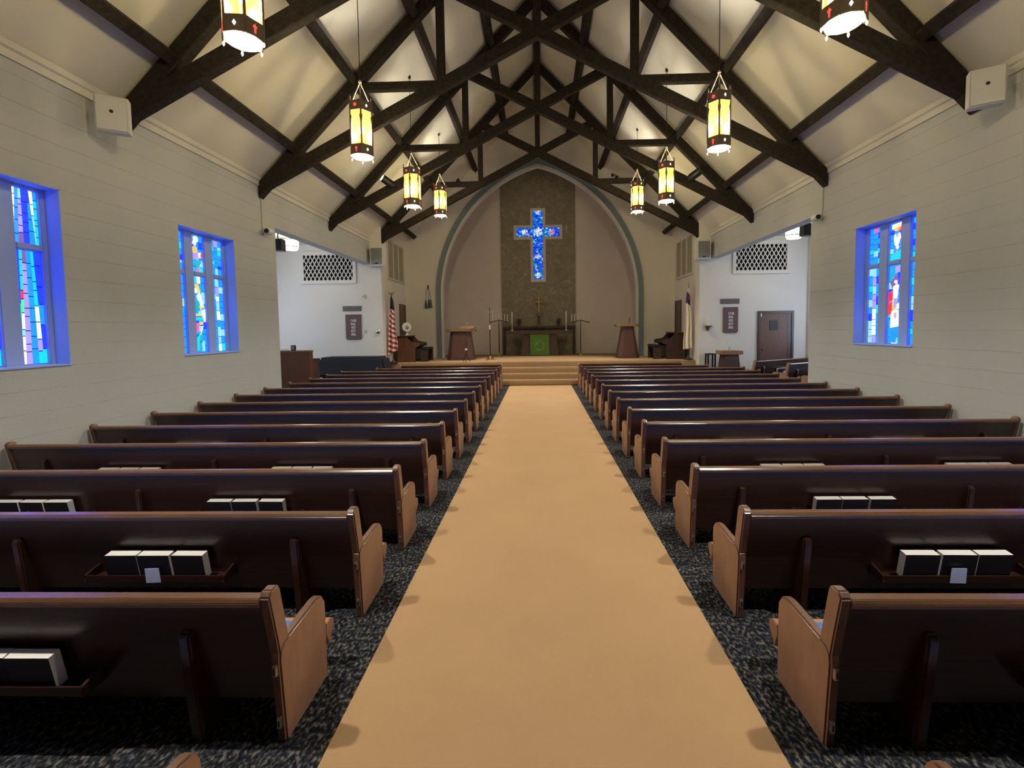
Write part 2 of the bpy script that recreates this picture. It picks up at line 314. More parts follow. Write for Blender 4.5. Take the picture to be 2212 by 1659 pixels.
def mosaic(x0, x1, z0, z1, nx, nz, nm, pick):
    g = G(); gx = [[x0+(x1-x0)*i/nx+(rg.uniform(-.25, .25)*(x1-x0)/nx if 0 < i < nx else 0) for i in range(nx+1)] for j in range(nz+1)]
    gz = [[z0+(z1-z0)*j/nz+(rg.uniform(-.25, .25)*(z1-z0)/nz if 0 < j < nz else 0) for i in range(nx+1)] for j in range(nz+1)]
    for j in range(nz):
        for i in range(nx):
            q = [(gx[j][i], gz[j][i]), (gx[j][i+1], gz[j][i+1]), (gx[j+1][i+1], gz[j+1][i+1]), (gx[j+1][i], gz[j+1][i])]
            mx = sum(a for a, b in q)/4; mz = sum(b for a, b in q)/4; q = [(mx+(a-mx)*.9, mz+(b-mz)*.9) for a, b in q]
            g.cur = names.index(pick(mx-cx, mz)); g.prism(q, py-.066, py-.052, 'y')
    o = g.obj(nm, ['mosaic_'+k for k in names], cp, smooth=False); o['kind'] = 'stuff'; return o
zc = (hz0+hz1)/2
def pick(x, z):
    d = math.hypot(x, (z-zc)*1.2)
    if d < .22: return rg.choice(['white', 'white', 'sky', 'lav'])
    for q in (1.0, -1.15, -2.05):
        if math.hypot(x, z-zc-q) < .14: return rg.choice(['white', 'sky', 'lav'])
    for q in (-.62, .66):
        if math.hypot(x-q, z-zc) < .16: return rg.choice(['white', 'sky', 'pink', 'sky'])
    return rg.choice(['blue', 'blue', 'mid', 'deep', 'mid', 'sky', 'blue', 'cyan', 'deep'])
mosaic(cx-hw, cx+hw, cb, hz0, 6, 34, 'mosaic_glass', pick); mosaic(cx-hw, cx+hw, hz1, ct, 6, 16, 'mosaic_glass', pick)
mosaic(cx+al, cx+ar, hz0, hz1, 30, 6, 'mosaic_glass', pick)

# ------------------------------------------------------------------ stained glass windows
def window(s, a, b, idx, label, style):
    wn = thing('window_%d' % idx, label, 'window', kind='structure'); xg = s*(WX+.20); rr = random.Random(idx*11)
    lw = .30; gap = (b-a-3*lw-.14)/2; starts = [a+.07+i*(lw+gap) for i in range(3)]; zt0, zt1 = 3.12, 3.20
    # frame: jambs, mullions, transom, sill, sharing the glow-tinted reveal colour
    x0, x1 = sorted((xg, xg+s*.07)); fr = []
    def fb(y0, y1, z0, z1): G().box(x0, x1, y0, y1, z0, z1).obj('frame', 'reveal_blue_glow', wn, bevel=.012)
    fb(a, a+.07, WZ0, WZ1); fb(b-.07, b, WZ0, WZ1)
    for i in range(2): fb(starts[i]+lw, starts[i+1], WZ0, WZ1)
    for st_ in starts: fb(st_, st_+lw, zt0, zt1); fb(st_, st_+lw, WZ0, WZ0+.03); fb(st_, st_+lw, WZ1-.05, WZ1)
    # reveal lining and sill, blue glow from the glass painted into the colour
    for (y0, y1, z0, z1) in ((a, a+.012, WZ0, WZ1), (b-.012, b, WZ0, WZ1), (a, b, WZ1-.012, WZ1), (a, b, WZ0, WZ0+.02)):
        q0, q1 = sorted((s*(WX-(.012 if z1-z0 < .03 and z0 < 2 else -.002)), xg)); G().box(q0, q1, y0, y1, z0, z1).obj('reveal', 'reveal_blue_glow', wn)
    q0, q1 = sorted((xg+s*.055, xg+s*.065))
    for st_ in starts: G().box(q0, q1, st_, st_+lw, WZ0, WZ1).obj('lead_came', 'lead', wn)
    def pane(poly, col, proud=0.):
        if len(poly) < 3: return
        my = sum(q[0] for q in poly)/len(poly); mz = sum(q[1] for q in poly)/len(poly); pp = []
        for y, z in poly:
            d = math.hypot(y-my, z-mz) or 1; k = max(0, d-.006)/d; pp.append((my+(y-my)*k, mz+(z-mz)*k))
        e0, e1 = sorted((xg+s*(.050-proud), xg+s*.044-s*proud)); G().prism(pp, e0, e1, 'x').obj('pane', 'glass_'+col, wn, smooth=False)
    def strips(y0, z0, z1, cols, flip=False):
        """cols: (top left, top right, bottom left, bottom right, rows, colours) in 0..1 across the light"""
        for tl, tr_, bl, br, rows, cs in cols:
            e = [0]+sorted((i+rr.uniform(-.25, .25))/rows for i in range(1, rows))+[1]
            for i in range(rows):
                u0, u1 = e[i], e[i+1]; c = cs[i] if len(cs) == rows else rr.choice(cs)
                q = []
                for u, side in ((u0, 0), (u0, 1), (u1, 1), (u1, 0)):
                    l_, r_ = tl+(bl-tl)*u, tr_+(br-tr_)*u; f = r_ if side else l_
                    f = 1-f if flip else f; q.append((y0+f*lw, z1+(z0-z1)*u))
                pane(q, c)
    Bl = ['blue', 'deep', 'mid', 'blue']; up = (zt1, WZ1-.05); lo = (WZ0+.03, zt0)
    def plainlight(y0, z, accent, rows):
        a1, a2 = rr.uniform(.28, .4), rr.uniform(.6, .72); b1, b2 = rr.uniform(.25, .42), rr.uniform(.58, .75)
        strips(y0, z[0], z[1], [(0, a1, 0, b1, rows, Bl+['mid', 'cyan']), (a1, a2, b1, b2, rows-1, accent), (a2, 1, b2, 1, rows, Bl+['sky', 'cyan'])])
    if style == 'rays':
        for k in (0, 1, 2):
            y0 = starts[k]
            strips(y0, *up, [(0, .19, 0, .05, 6, ['white']*5+['red']), (.19, .31, .05, .22, 5, ['blue', 'mid', 'blue', 'blue', 'blue']), (.31, .41, .22, .42, 6, ['sky', 'lav', 'lav', 'lav', 'lav', 'plum']),
                             (.41, .66, .42, .64, 5, ['deep']), (.66, .70, .64, .88, 4, ['deep', 'blue', 'blue', 'mid']), (.70, .85, .88, .90, 4, ['white', 'white', 'sky', 'sky']), (.85, 1, .90, 1, 6, ['mid', 'cyan', 'cyan', 'cyan', 'cyan', 'cyan'])])
            strips(y0, *lo, [(0, .18, 0, .08, 6, ['deep', 'deep', 'deep', 'cyan', 'sky', 'white']), (.18, .30, .08, .18, 9, ['cyan', 'cyan', 'cyan', 'red', 'green', 'white', 'sky', 'white', 'white']), (.30, .44, .18, .42, 10, ['plum']+['lav']*9),
                             (.44, .62, .42, .68, 8, ['blue', 'blue', 'blue', 'blue', 'mid', 'mid', 'blue', 'blue']), (.62, .72, .68, .88, 8, ['cyan', 'cyan', 'cyan', 'cyan', 'white', 'white', 'lav', 'cyan']), (.72, 1, .88, 1, 6, ['deep', 'deep', 'deep', 'blue', 'deep', 'cyan'])])
    else:
        for k in (0, 2):
            plainlight(starts[k], up, ['mid', 'sky', 'lav', 'pink', 'blue'] if k == 2 else Bl, 7); plainlight(starts[k], lo, ['white', 'sky', 'lav', 'white', 'mid'] if k == 2 else ['blue', 'lav', 'sky', 'mid'], 10)
        y0 = starts[1]
        def L(pts, z, col): pane([(y0+(u if s < 0 else 1-u)*lw, z[1]+(z[0]-z[1])*v) for u, v in pts], col, .012)
        def disc(u, v, ru, rv, z, col, n=10): L([(u+ru*math.cos(2*PI*i/n), v+rv*math.sin(2*PI*i/n)) for i in range(n)], z, col)
        plainlight(y0, up, ['blue', 'mid', 'teal'], 6); plainlight(y0, lo, ['sky', 'white', 'mid', 'teal'], 9)
        if style == 'figure_a':
            disc(.42, .10, .24, .10, up, 'cream'); L([(.2, .14), (.5, .2), (.36, .3), (.1, .22)], up, 'white'); disc(.30, .40, .24, .11, up, 'orange'); L([(.12, .46), (.6, .42), (.62, .68), (.12, .66)], up, 'lav'); L([(.55, .46), (.82, .44), (.82, .60), (.58, .62)], up, 'cream')
            disc(.86, .53, .12, .08, up, 'red'); L([(.12, .72), (.6, .66), (.85, .70), (.5, .92)], up, 'teal'); L([(.4, .9), (.6, .84), (.66, 1), (.36, 1)], up, 'pink')
            disc(.22, .19, .16, .04, lo, 'white'); L([(.10, .10), (.42, .10), (.62, .20), (.40, .22)], lo, 'orange'); L([(.25, .26), (.5, .20), (.85, .38), (.6, .42)], lo, 'cream'); L([(.1, .30), (.55, .32), (.5, .46), (.1, .46)], lo, 'teal'); disc(.66, .40, .26, .025, lo, 'orange')
            L([(.62, .44), (.95, .42), (.95, .60), (.78, .60)], lo, 'white'); L([(.1, .49), (.6, .49), (.6, .52), (.1, .52)], lo, 'orange'); L([(.1, .54), (.7, .53), (.75, .58), (.1, .58)], lo, 'cyan'); L([(.08, .62), (.4, .60), (.3, .74), (.08, .74)], lo, 'pink'); L([(.4, .60), (.75, .59), (.72, .63), (.36, .64)], lo, 'orange')
            L([(.5, .70), (.75, .64), (.6, .72), (.42, .78)], lo, 'white'); L([(.1, .80), (.36, .76), (.3, .98), (.1, .98)], lo, 'cyan'); L([(.55, .86), (.78, .84), (.76, .99), (.56, .99)], lo, 'sky')
        else:
            L([(.14, .04), (.9, .02), (.9, .14), (.14, .16)], up, 'cream'); disc(.55, .14, .34, .10, up, 'orange'); disc(.78, .15, .22, .11, up, 'red'); L([(.35, .30), (.8, .28), (.86, .42), (.66, .62), (.4, .62), (.3, .44)], up, 'cream'); L([(.44, .30), (.74, .29), (.6, .46)], up, 'deep'); disc(.6, .66, .14, .06, up, 'white')
            L([(.1, .84), (.9, .74), (.9, .98), (.1, .98)], up, 'cyan'); L([(.42, .76), (.62, .70), (.58, .80)], up, 'pink')
            L([(.1, .04), (.35, .02), (.3, .18), (.1, .22)], lo, 'teal'); L([(.5, .02), (.9, .01), (.9, .10), (.5, .11)], lo, 'lav'); L([(.12, .22), (.6, .12), (.85, .2), (.3, .30)], lo, 'plum'); disc(.58, .215, .16, .03, lo, 'white'); L([(.35, .26), (.85, .25), (.72, .41), (.45, .41)], lo, 'cream')
            L([(.02, .34), (.35, .32), (.38, .44), (.02, .48)], lo, 'red'); L([(.02, .48), (.34, .46), (.34, .62), (.02, .64)], lo, 'red'); L([(.3, .46), (.5, .44), (.5, .58), (.34, .58)], lo, 'orange'); L([(.45, .42), (.78, .42), (.75, .54), (.45, .55)], lo, 'lav'); L([(.25, .58), (.85, .56), (.92, .78), (.2, .80)], lo, 'white')
            L([(.5, .60), (.72, .60), (.7, .68), (.5, .68)], lo, 'red'); L([(.62, .50), (.92, .48), (.9, .56), (.62, .56)], lo, 'cream'); L([(.15, .82), (.85, .81), (.7, .99), (.25, .99)], lo, 'mid')
    return wn
wi = 1
for s in (-1, 1):
    for k, (a, b) in enumerate(WIN):
        lab = ['three-light stained glass window of blue rays near the back', 'three-light stained glass window of slanting blue and lavender rays', 'three-light stained glass window with a figure, next to the transept'][k]+', '+SIDE[s]
        window(s, a, b, wi, lab, 'rays' if k < 2 else ('figure_a' if s < 0 else 'figure_b')); wi += 1

# ------------------------------------------------------------------ roof trusses and purlins
TY = [17.3, 13.85, 10.4, 6.95, 3.5, .05, -3.4]
RC, LC, LS = 11.55, 8.45, .51
def chord(x0, z0, x1, z1, dpt, wy, yo=0): return G().bar((x0, yo, z0), (x1, yo, z1), wy, dpt)
def truss(wx):
    ms = {}
    xj = (RC-LC)/(LS+SL)      # where a lower chord lands on the far rafter
    parts = []
    for s in (-1, 1):
        e = s*(wx-.01)
        parts.append(('rafter', G().prism([(e, RC-SL*abs(e)-.18), (0, RC-.18), (0, RC+.17), (e, RC-SL*abs(e)+.17)], -.09, .09, 'y')))
        parts.append(('lower_chord', G().prism([(e, LC-LS*abs(e)-.14), (-s*xj, LC+LS*xj-.14), (-s*xj, LC+LS*xj+.14), (e, LC-LS*abs(e)+.14)], -.085-.004*s, .085-.004*s, 'y')))
        parts.append(('heel', G().prism([(e, LC-LS*abs(e)-.20), (e, RC-SL*abs(e)+.10), (s*(wx-.68), RC-SL*(wx-.68)-.1), (s*(wx-.68), LC-LS*(wx-.68)+.1)], -.095, .095, 'y')))
        parts.append(('post', G().box(s*2.1-.085, s*2.1+.085, -.08, .08, LC-LS*2.1, RC-SL*2.1)))
        xs = (RC-7.38)/SL
        parts.append(('strut', G().bar((s*xs, 0, 7.38), (s*2.1, 0, 7.38), .15, .17)))
    parts.append(('king_post', G().box(-.09, .09, -.088, .088, LC-.1, RC)))
    return [(n_, g_.mesh(n_, 'timber', .012, 1)) for n_, g_ in parts]
T_N, T_C = truss(WX), truss(CHX)
for i, y in enumerate(TY):
    t = thing('roof_truss', 'dark timber scissor truss, %s out from the chancel arch' % ORD[i+1], 'truss', (0, y, 0), group='scissor trusses')
    for n_, me in (T_C if i == 0 else T_N): link(n_, me, t)
PX = [5.40, 4.02, 2.68, 1.34]
ye = [YA]+TY
for s in (-1, 1):
    for k, px in enumerate(PX):
        p = thing('purlin', 'dark timber roof beam along the nave, %s up from the wall on the %s' % (ORD[k+1], SIDE[s]), 'beam', (s*px, 0, RC-SL*px+.06), group='roof beams')
        for j in range(len(TY)):
            y1 = ye[j]-(.0 if j == 0 else .09); y0 = TY[j]+.09
            if y1-y0 > .1: link('beam', G().bar((0, y0, 0), (0, y1, 0), .17, .22, (s*SL, 0, 1)).mesh('beam', 'timber', .01, 1), p)
rb = thing('ridge_beam', 'dark timber ridge beam along the peak of the roof', 'beam', (0, 0, ROOF-.16))
for j in range(len(TY)):
    y1 = ye[j]-(.0 if j == 0 else .09); y0 = TY[j]+.09; link('beam', G().box(-.08, .08, y0, y1, -.14, .10).mesh('beam', 'timber', .01, 1), rb)

# ------------------------------------------------------------------ lanterns
SUB = {'socket_plate': 'end_panel', 'keyhole': 'end_panel', 'rack_side': 'book_rack', 'seat_cushion': 'seat', 'jewel': 'top_band', 'spike': 'top_band', 'emblem': 'bottom_band', 'drop': 'bottom_band'}
def assemble(parts, t):
    last = {}
    for n_, me in parts:
        o = link(n_, me, t)
        if n_ in SUB: o.parent = last[SUB[n_]]
        elif n_ not in last or n_ != 'end_panel': last[n_] = o
LR = .212
def lantern_parts():
    out = []
    def hexp(r, k): a = PI/3*k; return (r*math.cos(a), r*math.sin(a))
    for k in range(6):
        p0, p1 = hexp(LR, k), hexp(LR, k+1); d = (p1[0]-p0[0], p1[1]-p0[1]); L = math.hypot(*d); u = (d[0]/L, d[1]/L); nrm = (u[1], -u[0])
        def P(a, z, o=0): return (p0[0]+u[0]*a*L+nrm[0]*o, p0[1]+u[1]*a*L+nrm[1]*o, z)
        def plate(poly, th, off=0):
            g = G(); m_ = len(poly); g.add([P(a, z, off) for a, z in poly]+[P(a, z, off+th) for a, z in poly], [tuple(range(m_)), tuple(range(2*m_-1, m_-1, -1))]+[(i, (i+1) % m_, m_+(i+1) % m_, m_+i) for i in range(m_)]); return g
        # bands
        out.append(('top_band', plate([(0, .80), (1, .80), (1, .98), (.5, .965), (0, .98)], .008), 'lantern_metal')); out.append(('bottom_band', plate([(0, .02), (.5, .03), (1, .02), (1, .20), (0, .20)], .008), 'lantern_metal'))
        # glass with a pointed head
        arch = [(.07, .20), (.93, .20)]+[(.93-.43*(i/6)**1.6, .60+.20*math.sin(PI/2*i/6)) for i in range(7)]+[(.07+.43*(i/6)**1.6, .60+.20*math.sin(PI/2*i/6)) for i in range(5, -1, -1)]
        out.append(('glass_panel', plate(arch, .004, .001), 'amber_glass'))
        for sgn in (0, 1):
            f = lambda a: a if sgn == 0 else 1-a
            sp = [(f(0), .60)]+[(f(.07+.43*(i/6)**1.6), .60+.20*math.sin(PI/2*i/6)) for i in range(0, 7)]+[(f(.5), .80), (f(0), .80)]
            out.append(('spandrel', plate([(f(0), .585), (f(.075), .60), (f(.14), .70), (f(.06), .72), (f(0), .70)], .007), 'lantern_metal'))
            out.append(('spandrel_glass', plate([(f(.06), .73), (f(.16), .70), (f(.40), .795), (f(.06), .795)], .004, .001), 'amber_glass'))
        c = 'red_glass' if k % 2 else 'clear_jewel'; n_ = 10
        rr_ = .030 if k % 2 else .022
        out.append(('jewel', plate([(.5+rr_/L*math.cos(2*PI*i/n_), .885+rr_*math.sin(2*PI*i/n_)) for i in range(n_)] if k % 2 else [(.5-.09, .885), (.5, .855), (.59, .885), (.5, .915)], .012, .003), 'jewel_red' if k % 2 else 'jewel_white'))
        out.append(('emblem', plate([(.46, .06), (.54, .06), (.54, .115), (.60, .115), (.60, .135), (.54, .135), (.5, .16), (.46, .135), (.40, .135), (.40, .115), (.46, .115)] if k % 2 else [(.41, .11), (.5, .08), (.59, .11), (.5, .14)], .012, .003), 'jewel_red' if k % 2 else 'jewel_white'))
        h = hexp(LR, k)
        out.append(('corner_post', G().tube([(h[0], h[1], .015), (h[0], h[1], 1.03)], .015, 6), 'lantern_metal')); out.append(('spike', G().tube([(h[0], h[1], 1.03), (h[0], h[1], 1.075)], [.018, .002], 6), 'lantern_metal'))
        out.append(('drop', G().lathe([(.002, -.035), (.014, -.01), (.012, .005), (.006, .02)], (h[0], h[1], 0), 8), 'jewel_cream'))
    out.append(('diffuser', G().lathe([(.178, 0), (.178, .012)], (0, 0, .015), 28), 'lantern_diffuser'))
    out.append(('bulb', G().lathe([(.01, -.065), (.035, -.05), (.052, -.015), (.052, .015), (.035, .045), (.018, .07), (.016, .10)], (0, 0, .50), 14), 'bulb'))
    out.append(('socket', G().lathe([(.022, .60), (.022, .72), (.006, .74), (.006, 1.30)], (0, 0, 0), 8), 'lantern_metal'))
    for k in (0, 2, 4):
        h = hexp(LR-.01, k); pts = [Vector((h[0], h[1], .99)).lerp(Vector((0, 0, 1.36)), i/6) for i in range(7)]
        out.append(('chain', G().tube(pts, [.010 if i % 2 else .006 for i in range(7)], 6), 'chain_metal'))
    out.append(('ring', G().lathe([(.016, 1.34), (.028, 1.355), (.028, 1.375), (.012, 1.40)], (0, 0, 0), 10), 'chain_metal'))
    return out
glow('jewel_red', (1, .06, .04), 1.1); glow('jewel_white', (.9, .93, 1), 1.6); glow('jewel_cream', (1, .9, .65), 1.3)
LP = [(n_, g_.mesh(n_, mt)) for n_, g_, mt in lantern_parts()]
LY = [(15.58, 5.82), (12.1, 5.22), (8.67, 5.23), (5.22, 5.23), (1.77, 5.23)]
for s in (-1, 1):
    for i, (y, z) in enumerate(LY):
        x = s*3.255; rzv = {(-1, 0): .55, (-1, 1): .5, (-1, 2): .86, (-1, 3): .12, (1, 0): .5, (1, 1): .25, (1, 2): .20, (1, 3): -.25}.get((s, i), .4)
        t = thing('pendant_lantern', 'hexagonal amber glass lantern, %s out from the chancel arch, %s' % (ORD[i+1], SIDE[s]), 'lantern', (x, y, z), rzv, 'hanging lanterns in two rows')
        assemble(LP, t)
        G().tube([(0, 0, 1.39), (0, 0, roof(x)-z-.005)], .007, 6).obj('cord', 'black', t); G().lathe([(.035, roof(x)-z-.05), (.035, roof(x)-z+.02)], n=12).obj('canopy', 'black', t)
        ld = bpy.data.lights.new('lantern_lamp', 'POINT'); ld.energy = LANTERN_W; ld.color = (1, .92, .74); ld.shadow_soft_size = .075
        lo = bpy.data.objects.new('lantern_lamp', ld); COL.objects.link(lo); lo.location = (0, 0, .50); lo.parent = t
        ld = bpy.data.lights.new('lantern_downlight', 'SPOT'); ld.energy = SPOT_W; ld.color = (1, .92, .75); ld.shadow_soft_size = .05; ld.spot_size = 1.9; ld.spot_blend = 1.0
        lo = bpy.data.objects.new('lantern_downlight', ld); COL.objects.link(lo); lo.location = (0, 0, -.01); lo.parent = t

# ------------------------------------------------------------------ pews
def pew_parts(s, L, racks=True):
    """pew running from the aisle end (x=0) to s*L, back at y=0, facing +y"""
    out = []
    def pr(poly, a, b): return G().prism(poly, s*a, s*b, 'x')
    post = [(0, .795), (.025, .822), (.078, .822), (.095, .80), (.158, .50), (.145, .40), (.08, .40), (.055, .54)]
    arm = [(.09, 0), (.058, .44), (.066, .49), (.10, .517), (.44, .532), (.50, .518), (.535, .47), (.54, .42), (.54, .0)]
    for e0, e1, p0, p1 in ((0, .052, .004, .058), (L-.052, L, L-.058, L-.004)):
        out.append(('end_panel', pr(arm, e0, e1), 'pew_end_wood', .010)); out.append(('end_post', pr(post, p0, p1), 'pew_end_wood', .008))
    out.append(('backrest', pr([(.022, .755), (.048, .755), (.165, .19), (.138, .19)], .05, L-.05), 'pew_wood', .004))
    out.append(('top_rail', pr([(-.004, .752), (-.008, .775), (.006, .793), (.05, .797), (.070, .785), (.072, .755), (.05, .748), (.015, .748)], .052, L-.052), 'pew_rail_wood', .003))
    out.append(('seat', pr([(.13, .25), (.13, .285), (.56, .305), (.62, .304), (.642, .285), (.635, .245), (.56, .17), (.52, .18), (.54, .24)], .052, L-.052), 'pew_end_wood', .004))
    out.append(('seat_cap', pr([(.54, .262), (.55, .312), (.60, .312), (.645, .29), (.648, .25), (.575, .165)], .004, .05), 'pew_end_wood', .004))
    out.append(('seat_cushion', pr([(.155, .287), (.15, .335), (.52, .345), (.55, .33), (.555, .303)], .06, L-.06), 'cushion', .012))
    fx = [.45, 2.45, 4.45]
    for x in fx:
        if x < L-.2: out.append(('support', pr([(.075, 0), (.022, .575), (.034, .605), (.06, .612), (.085, .60), (.15, .26), (.50, .24), (.47, 0)], x-.029, x+.029), 'pew_wood', .010))
    if racks:
        for x in (.92, 2.92):
            if x+1.0 < L-.1:
                out.append(('book_rack', G().prism([(-.012, .315), (.12, .315), (.118, .328), (-.002, .328), (-.006, .366), (-.018, .366)], s*x, s*(x+1.0), 'x'), 'pew_wood', .002))
                for xx in (x, x+.985): out.append(('rack_side', pr([(-.018, .315), (.115, .315), (.10, .40), (-.012, .37)], xx, xx+.015), 'pew_wood', .002))
    for z in (.40, .12):
        out.append(('socket_plate', G().box(*sorted((s*.014, s*.036)), .052+(.44-z)*.073-.012, .066+(.44-z)*.073, z-.03, z+.03), 'pale_metal', .004))
        out.append(('keyhole', G().box(*sorted((s*.021, s*.029)), .050+(.44-z)*.073-.012, .06+(.44-z)*.073, z-.016, z+.014), 'black', 0))
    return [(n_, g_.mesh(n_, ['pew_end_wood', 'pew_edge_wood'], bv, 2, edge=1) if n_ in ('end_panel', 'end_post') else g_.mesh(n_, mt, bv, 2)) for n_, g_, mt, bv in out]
LW = WX-1.32-.04
PM = {}
def pew(s, L, loc, label, rz=0, group='rows of pews'):
    if (s, L) not in PM: PM[(s, L)] = pew_parts(s, L)
    t = thing('church_pew', label, 'pew', loc, rz, group)
    assemble(PM[(s, L)], t)
    return t
# hymnals and cards
hc = G().box(-.112, .112, -.003, .0, 0, .185).box(-.112, .112, .057, .060, 0, .185).box(-.112, .112, 0, .057, 0, .004).mesh('cover', 'book_cover', .001, 1)
hp = G().box(-.109, .109, .0005, .0565, .004, .182).mesh('pages', 'paper')
cm = G().prism([(-.052, 0), (.052, 0), (.050, .105), (-.050, .105)], 0, .003, 'y').mesh('offering_card', 'card_paper')
def fill_rack(base, rot, s, x0, lab, grp, r_):
    R = Matrix.Rotation(rot, 4, 'Z')
    for k in range(3):
        t = thing('hymnal', 'black hymnal %s, ' % (('nearest the aisle', 'in the middle', 'nearest the wall') if rot == 0 else ('nearest the nave', 'in the middle', 'nearest the door'))[k]+lab, 'book', (0, 0, 0), 0, grp)
        xx = s*(x0+.50+(k-1)*.236+r_.uniform(-.006, .006)); tilt = -.20+r_.uniform(-.03, .03)
        t.matrix_world = Matrix.Translation(base) @ R @ Matrix.Translation((xx, .012, .3295)) @ Matrix.Rotation(r_.uniform(-.02, .02), 4, 'Z') @ Matrix.Rotation(-tilt*0-.17, 4, 'X').inverted() @ Matrix.Identity(4)
        link('cover', hc, t); link('pages', hp, t)
    c = link('offering_card', cm); tag(c, 'pale blue card before hymnals, '+lab, 'card', 'cards in the pew racks')
    c.matrix_world = Matrix.Translation(base) @ R @ Matrix.Translation((s*(x0+.5)+r_.uniform(-.03, .03), -.020, .318)) @ Matrix.Rotation(r_.uniform(-.12, .12), 4, 'Y') @ Matrix.Rotation(.05, 4, 'X')
YP0 = 2.08
rb_ = random.Random(5)
for s in (-1, 1):
    for i in range(-2, 14):
        y = YP0+1.0011*i; L = LW
        if s < 0 and i == 13: L = 4.12
        if s > 0 and i == 13: L = 4.14
        n = 14-i; lab = '%s row back from the chancel steps, %s' % (ORD[n], SIDE[s])
        pew(s, L, (s*1.32, y, 0), 'dark brown wooden pew, '+lab)
        if -1 <= i <= 6:
            for k, x0 in enumerate((.92, 2.92)): fill_rack(Vector((s*1.32, y, 0)), 0, s, x0, '%s pew from the steps, %s rack, %s' % (ORD[n], 'aisle-end' if k == 0 else 'wall-end', SIDE[s]), 'hymnals in the pew racks', rb_)
    # front screen
    y = YP0+14.0; t = thing('pew_front_screen', 'low panelled wooden screen before the first pew, '+SIDE[s], 'screen', (s*1.32, y, 0)); L = 3.62
    G().box(*sorted((s*.05, s*(L-.05))), .03, .06, .08, .755).obj('panel', 'pew_wood', t, bevel=.003); G().box(*sorted((s*.03, s*(L-.03))), .0, .085, .752, .797).obj('top_rail', 'pew_rail_wood', t, bevel=.015)
    for a in (0, L-.055): G().prism([(0, 0), (.0, .80), (.03, .822), (.08, .822), (.11, .79), (.14, 0)], s*a, s*(a+.055), 'x').obj('end_post', 'pew_end_wood', t, bevel=.008)
# angled pews in the font-side transept
for k, (x, y) in enumerate(((6.62, 14.35), (7.05, 13.25), (7.30, 12.20))):
    L = [3.3, 2.9, 2.75][k]; lab = 'angled towards the altar in the font-side transept, %s from the door' % ORD[k+1]
    pew(1, L, (x, y, ZT), 'short wooden pew '+lab, .52, 'angled transept pews')
    if k < 2: fill_rack(Vector((x, y, ZT)), .52, 1, .92, 'rack of the %s angled transept pew' % ORD[k+1], 'hymnals in the transept pews', rb_)

# ------------------------------------------------------------------ chancel furniture
def board(x, w, z0, z1): pass
# altar
ay = 21.4
t = thing('altar', 'dark altar table with a splayed base and green hanging', 'altar', (0, ay, ZP)); hA = at(1165, 714, ay).z-ZP
wA = (at(1236, 716, ay).x-at(1095, 716, ay).x)/2; xA = (at(1236, 716, ay).x+at(1095, 716, ay).x)/2; t.location.x = xA
G().box(-wA, wA, -.42, .42, hA-.16, hA).obj('table_top', 'altar_wood', t, bevel=.01)
g = G(); b0, b1 = .87, .74
g.add([(-b0, -.34, 0), (b0, -.34, 0), (b0, .34, 0), (-b0, .34, 0), (-b1, -.28, hA-.16), (b1, -.28, hA-.16), (b1, .28, hA-.16), (-b1, .28, hA-.16)], [(0, 3, 2, 1), (4, 5, 6, 7), (0, 1, 5, 4), (1, 2, 6, 5), (2, 3, 7, 6), (3, 0, 4, 7)])
g.obj('base', 'altar_wood', t, bevel=.008)
# parament
c = tag(G().prism([(-.43, .04), (.43, .04), (.43, hA-.165), (-.43, hA-.165)], -.372, -.362, 'y').obj('parament', 'green_cloth', None, (xA, ay, ZP)), 'green cloth hanging with a gold emblem on the altar front', 'cloth')
g = G(); 
for i in range(16):
    a = PI*.75+1.5*PI*i/16; a2 = PI*.75+1.5*PI*(i+1)/16
    g.bar((.20*math.cos(a), -.377, .48+.20*math.sin(a)), (.20*math.cos(a2), -.377, .48+.20*math.sin(a2)), .008, .022, (0, 1, 0))
g.bar((-.18, -.377, .78), (-.13, -.377, .52), .008, .022, (0, 1, 0)); g.bar((0, -.377, .72), (-.13, -.377, .50), .008, .02, (0, 1, 0)); g.bar((0, -.377, .72), (.15, -.377, .50), .008, .02, (0, 1, 0)); g.bar((-.22, -.377, .24), (.22, -.377, .30), .008, .015, (0, 1, 0))
g.obj('emblem', 'gold_thread', c)
# retable
ry = 22.32; xr0, xr1 = at(1086.5, 706, ry).x, at(1243, 706, ry).x; zr = at(1165, 704.5, ry).z
t = thing('retable', 'long dark shelf against the stone panel behind the altar', 'shelf', ((xr0+xr1)/2, ry, ZP)); hw2 = (xr1-xr0)/2; hR = zr-ZP
G().box(-hw2, hw2, -.2, .2, hR-.11, hR).obj('shelf', 'dark_wood', t, bevel=.008)
for sx in (-1, 1): G().box(sx*(hw2-.05)-.04, sx*(hw2-.05)+.04, -.15, .2, 0, hR-.11).obj('leg', 'dark_wood', t)
G().box(-hw2+.1, hw2-.1, .12, .16, 0, hR-.11).obj('back_panel', 'stone', t)
